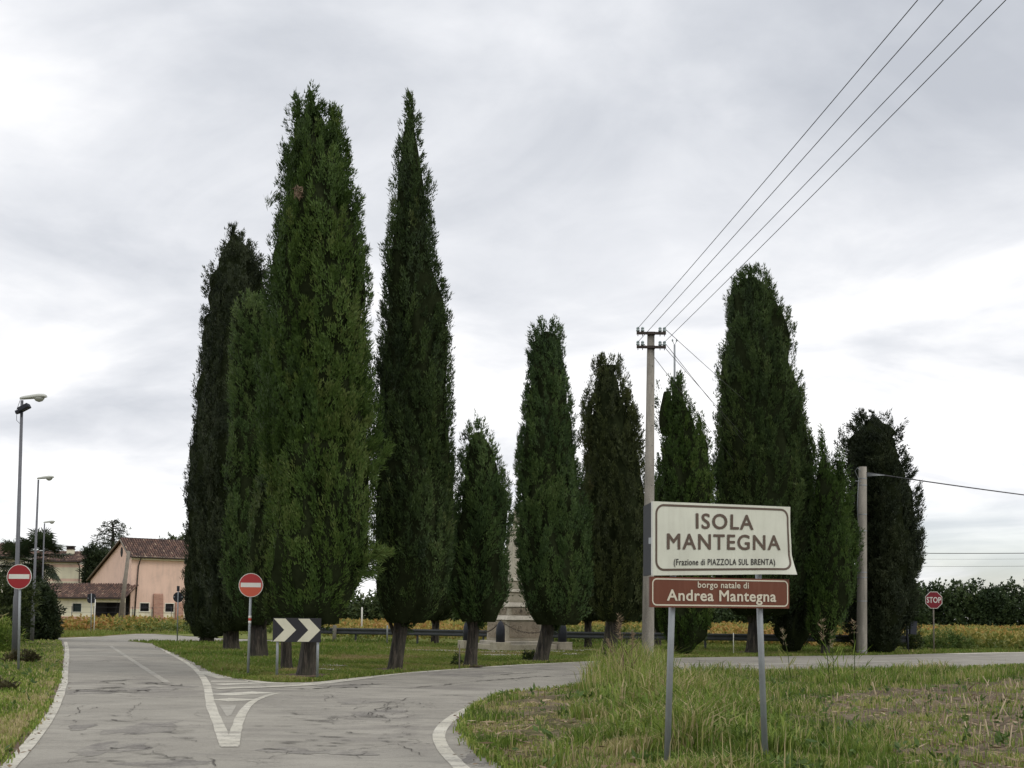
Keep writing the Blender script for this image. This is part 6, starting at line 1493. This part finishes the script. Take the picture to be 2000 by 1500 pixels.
def window(parent, fn, a, b, c, d, m='shutter', frame='cream_white', bars=True):
    w = MB(); t = 0.07
    for u0, u1, z0, z1 in ((a-t, a, c-t, d+t), (b, b+t, c-t, d+t), (a, b, d, d+t)):
        q = [fn(u, v, z) for v in (-0.03, 0.10) for u, z in ((u0, z0), (u1, z0), (u1, z1), (u0, z1))]
        vs_ = [w.bm.verts.new(p) for p in q]
        for f in ((0, 1, 2, 3), (4, 5, 6, 7), (0, 1, 5, 4), (1, 2, 6, 5), (2, 3, 7, 6), (3, 0, 4, 7)): w.bm.faces.new([vs_[i] for i in f])
    o = w.build('window', M[frame], parent)
    p = MB(); p.face([fn(a, 0.15, c), fn(b, 0.15, c), fn(b, 0.15, d), fn(a, 0.15, d)]); p.build('pane', M[m], o)
    s = MB(); q = [fn(u, v, z) for v in (-0.07, 0.12) for u, z in ((a-0.1, c-0.08), (b+0.1, c-0.08), (b+0.1, c), (a-0.1, c))]; vs_ = [s.bm.verts.new(x) for x in q]
    for f in ((0, 1, 2, 3), (4, 5, 6, 7), (0, 1, 5, 4), (1, 2, 6, 5), (2, 3, 7, 6), (3, 0, 4, 7)): s.bm.faces.new([vs_[i] for i in f])
    s.build('sill', M['cream_white'], o)
    if bars:
        g = MB(); k = 5
        for i in range(1, k): u = a+(b-a)*i/k; g.tube([fn(u, 0.10, c), fn(u, 0.10, d)], 0.012, 5)
        for i in range(1, 4): z = c+(d-c)*i/4; g.tube([fn(a, 0.10, z), fn(b, 0.10, z)], 0.012, 5)
        g.build('grille', M['dark_metal'], o)
def wall_uz(px, py, P0, ang):
    """where the sight line through a photo point meets an upright wall through P0"""
    d = ray(px, py); ux, uy = math.cos(ang), math.sin(ang)
    # t*d = P0 + u*(ux,uy)
    det = -d.x*uy + d.y*ux
    t = (-P0[0]*uy + P0[1]*ux)/det; u = (d.x*P0[1] - d.y*P0[0])/det
    return u, CAM_H + t*d.z

def pink_house():
    ang = R(35); P0 = at(256, 1130, 115.0)
    t = thing('pink_house', 'pink plaster house with an uneven gable, brick buttress and old clay tile roof', 'house', (P0.x, 115.0, 0), ang)
    L = 15.0; ze = at(256, 1086, 115).z; W = 14.0; zl = 4.85; wr = 2.9; zr = 8.65
    fn = lambda u, v, z: (u, v, z)
    def uz(px, py): return wall_uz(px, py, (P0.x, 115.0), ang)
    wins = []
    for x0, x1, y0, y1 in ((274, 290.5, 1178, 1194), (323, 339, 1179, 1195)):
        a, zt = uz(x0, y0); b, zb = uz(x1, y1); wins.append((a, b, zb, zt))
    zb0, zb1 = 0.95, uz(300, 1190)[1]
    mb = MB(); wall_holes(mb, 0, L, zb1, ze, [w if w[2] >= zb1 else (w[0], w[1], zb1, w[3]) for w in wins], fn)
    front = mb.build('wall', M['pink'], t)
    mb = MB(); wall_holes(mb, 0, L, zb0, zb1, [(w[0], w[1], w[2], zb1) for w in wins if w[2] < zb1-0.01], fn); mb.build('wall_band', M['cream'], t)
    mb = MB(); mb.box((L/2, 0.02, zb0/2-0.05), (L, 0.06, zb0+0.1)); mb.build('wall_base', M['pink_base'], t)
    # gable and back
    mb = MB(); g = [(0, 0), (W, 0), (W, zl), (wr, zr), (0, ze)]
    mb.prism(g, 0.0, 0.25, lambda v, z, w: (w, v+0.001, z)); mb.prism(g, L-0.25, L, lambda v, z, w: (w, v+0.001, z)); mb.box((L/2, W, zl/2), (L-0.5, 0.2, zl)); mb.build('gable_wall', M['pink'], t)
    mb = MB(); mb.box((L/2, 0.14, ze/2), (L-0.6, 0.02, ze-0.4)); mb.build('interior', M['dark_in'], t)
    for w in wins: window(t, fn, *w)
    # oculus on the gable
    du, dz = wall_uz(238, 1078, (P0.x, 115.0), ang+math.pi/2)
    mb = MB(); mb.lathe([(0.36, -0.06), (0.36, 0.02)], 16); o = mb.build('oculus', M['dark_in'], t); o.location = (-0.01, du, dz); o.rotation_euler = (0, -math.pi/2, 0); o.scale = (1.4, 1.0, 1)
    # cornice, roof
    mb = MB(); mb.box((L/2+0.0, -0.12, ze-0.16), (L+0.1, 0.30, 0.34)); mb.build('cornice', M['cream'], t)
    sr = Vector((0, wr+0.45, (zr-ze)*(wr+0.45)/wr)); eave = Vector((-0.3, -0.45, ze-0.45*(zr-ze)/wr+0.12))
    rf = tiles('roof', t, eave, (1, 0, 0), sr, L+0.6, sr.length, 3)
    sl = Vector((0, -(W-wr+0.4), (zr-zl)*(W-wr+0.4)/(W-wr)))
    tiles('roof', t, Vector((L+0.3, W+0.4, zl-0.4*(zr-zl)/(W-wr)+0.12)), (-1, 0, 0), sl, L+0.6, sl.length, 4)
    mb = MB()
    for i in range(40): x = -0.3 + (L+0.6)*i/40; mb.tube([(x, wr, zr+0.14), (x+0.42, wr, zr+0.16)], 0.11, 8)
    r_ = mb.build('ridge_tiles', M['tile'], t); r_['kind'] = 'stuff'
    mb = MB(); mb.tube([(-0.32, -0.4, ze-0.22), (-0.32, wr, zr+0.02), (-0.32, W+0.3, zl-0.05)], 0.09, 6); mb.build('verge_board', M['wood_post'], t)
    mb = MB(); mb.tube([(-0.2, -0.5, ze-0.12), (L+0.2, -0.5, ze-0.12)], 0.07, 8); mb.build('gutter', M['rust'], t)
    a, _ = uz(270, 1100); mb = MB(); mb.tube([(a+0.12, -0.5, ze-0.15), (a+0.1, -0.14, ze-0.55), (a, -0.10, ze-1.0), (a-0.25, -0.10, 0.3)], 0.055, 8); mb.build('downpipe', M['rust'], t)
    for x0, x1, y0 in ((299.5, 318, 1161), (342, 357, 1178)):
        a, zt = uz(x0, y0); b, _ = uz(x1, y0)
        mb = MB(); mb.prism([(0, 0), (-0.55, 0), (-0.12, zt), (0, zt+0.1)], a, b, lambda y, z, w: (w, y, z)); mb.build('brick_buttress', M['brick'], t)
pink_house()

def annex():
    Y = 112.0; xl, xr = at(70, 1180, Y).x, at(243.5, 1180, Y).x
    t = thing('low_annex', 'low cream annex with a tiled lean-to roof and dark open porch beside the pink house', 'building', (xl, Y, 0)); W = xr-xl
    ze = at(170, 1166, Y).z; zr = ze+1.15; D = 3.4; fn = lambda u, v, z: (u, v, z)
    X = lambda px: at(px, 1180, Y).x-xl; Z = lambda py: at(170, py, Y).z
    wa, wb, wc, wd = X(142), X(159), Z(1195), Z(1179); zb = 0.98; pa, pb = X(186.5), X(243)
    mb = MB(); wall_holes(mb, 0, pa, zb, ze, [(wa, wb, wc, wd)], fn); mb.build('wall', M['cream'], t)
    mb = MB(); mb.box((pa/2, 0.0, zb/2-0.03), (pa, 0.06, zb+0.06)); mb.build('wall_base', M['pink_base'], t)
    window(t, fn, wa, wb, wc, wd)
    zl = Z(1176)
    mb = MB(); mb.box(((pa+W)/2, 0.1, (zl+ze)/2), (W-pa, 0.22, ze-zl)); mb.build('lintel', M['cream'], t)
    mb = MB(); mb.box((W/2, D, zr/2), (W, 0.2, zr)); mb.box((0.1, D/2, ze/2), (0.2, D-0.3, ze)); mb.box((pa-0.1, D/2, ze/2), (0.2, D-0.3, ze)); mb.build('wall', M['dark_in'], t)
    mb = MB(); mb.box((W-0.12, 0.15, zl/2), (0.24, 0.3, zl)); mb.build('pillar', M['wood_post'], t)
    mb = MB(); r_ = random.Random(8)
    for i in range(7): mb.box((pa+0.5+i*0.34, 1.2+r_.random(), 0.35+0.2*r_.random()), (0.3, 0.5, 0.7+0.5*r_.random()), r_.random())
    mb.build('stored_crates', M['rust'], t)
    mb = MB(); mb.box((pa/2, -0.06, ze-0.14), (pa, 0.14, 0.26)); mb.build('cornice', M['cream_white'], t)
    s = Vector((0, D+0.75, 1.42)); tiles('roof', t, (-0.3, -0.5, ze-0.08), (1, 0, 0), s, W+0.5, s.length, 6)
    mb = MB(); mb.tube([(-0.2, -0.55, ze-0.12), (W+0.2, -0.55, ze-0.12)], 0.07, 8); mb.build('gutter', M['rust'], t)
annex()

def cream_house():
    Y = 132.0; xl, xr = at(-60, 1100, Y).x, at(156, 1100, Y).x
    t = thing('cream_house', 'long cream house with pink bands, dark tile roof and a chimney behind the annex', 'house', (xl, Y, 0)); W = xr-xl
    Z = lambda py: at(120, py, Y).z
    ze = Z(1096); D = 9.0
    for i, (y0, y1, m) in enumerate(((1102, 1096, 'cream_white'), (1108, 1102, 'pink'), (1130, 1108, 'cream'), (1135.5, 1130, 'pink'), (1240, 1135.5, 'cream'))):
        z0, z1 = max(0, Z(y0)), Z(y1); MB().box((W/2, D/2 + 0.02*(i % 2), (z0+z1)/2), (W, D, z1-z0)).build('wall' if i in (2, 4) else 'wall_band', M[m], t)
    MB().box((W+0.75, D/2+1, ze/2), (1.5, D-2, ze-0.3)).build('side_wall', M['greywall'], t)
    rz = Z(1075); s = Vector((0, D/2, rz-ze))
    tiles('roof', t, (-0.4, -0.5, ze-0.02), (1, 0, 0), s, W+0.9, s.length+0.4, 11, 0.26, 0.42)
    tiles('roof', t, (W+0.4, D+0.5, ze-0.02), (-1, 0, 0), Vector((0, -D/2, rz-ze)), W+0.9, s.length+0.4, 12, 0.26, 0.42)
    MB().box((W+0.8, D/2+1, ze-0.05), (1.7, D-1.5, 0.14)).build('side_roof', M['tile'], t)
    MB().tube([(-0.3, -0.55, ze-0.08), (W+0.45, -0.55, ze-0.08)], 0.08, 8).build('gutter', M['rust'], t)
    MB().tube([(W-0.1, -0.5, ze-0.1), (W+0.02, -0.1, ze-0.6), (W, -0.08, 0.2)], 0.06, 8).build('downpipe', M['rust'], t)
    cx = at(136, 1080, Y+2.5).x-xl; z0 = rz-0.9; z1 = at(136, 1073, Y+2.5).z
    c = MB().box((cx, 2.8, (z0+z1)/2), (0.72, 0.6, z1-z0)).build('chimney', M['cream'], t)
    mb = MB(); mb.box((cx, 2.8, z1+0.04), (0.85, 0.72, 0.08))
    for i in range(4): mb.box((cx-0.33+0.22*i, 2.8, z1+0.2), (0.08, 0.6, 0.24))
    mb.box((cx, 2.8, z1+0.36), (0.9, 0.78, 0.09)); mb.build('chimney_cap', M['rust'], c)
    # taller wing at the far left
    x0, x1 = at(-90, 1100, Y-2).x-xl, at(7, 1100, Y-2).x-xl; zt = at(0, 1091, Y-2).z; zr2 = at(10, 1057, Y-2).z
    MB().box(((x0+x1)/2, 2.0, zt/2), (x1-x0, 8, zt)).build('wing_wall', M['cream_white'], t)
    s = Vector((0, 4.4, zr2-zt)); tiles('roof', t, (x0-0.3, -2.6, zt-0.05), (1, 0, 0), s, x1-x0+2.4, s.length, 13, 0.26, 0.42)
    MB().box((x1+1.2, 2.3, (zt+ze)/2-0.3), (2.3, 6.8, max(0.6, zt-ze+1.2))).build('wing_wall', M['cream_white'], t)
    w = at(3, 1120, Y-2); window(t, lambda u, v, z: (u, -2.0+v, z), w.x-xl-0.35, w.x-xl+0.3, Z(1130), Z(1114), 'shutter')
cream_house()

def wire_fence():
    pts = [(100, 1202), (140, 1202), (183, 1203), (258.5, 1203), (297, 1203), (334.5, 1204), (372, 1204)]; Y = 107.0
    a = at(100, 1200, Y); t = thing('wire_fence', 'thin wire fence on slim posts in front of the low annex and pink house', 'fence', (a.x, Y, 0))
    xs = [at(p[0], 1200, Y).x-a.x for p in pts]
    for x in xs:
        MB().tube([(0, 0, -0.1), (0, 0, 1.95)], 0.028, 6).build('post', M['dark_metal'], t).location = (x, 0, 0)
    for z in (0.9, 1.4, 1.88): MB().tube([(0, -0.03, z), (xs[-1], -0.03, z)], 0.008, 4).build('wire', M['wire'], t)
wire_fence()
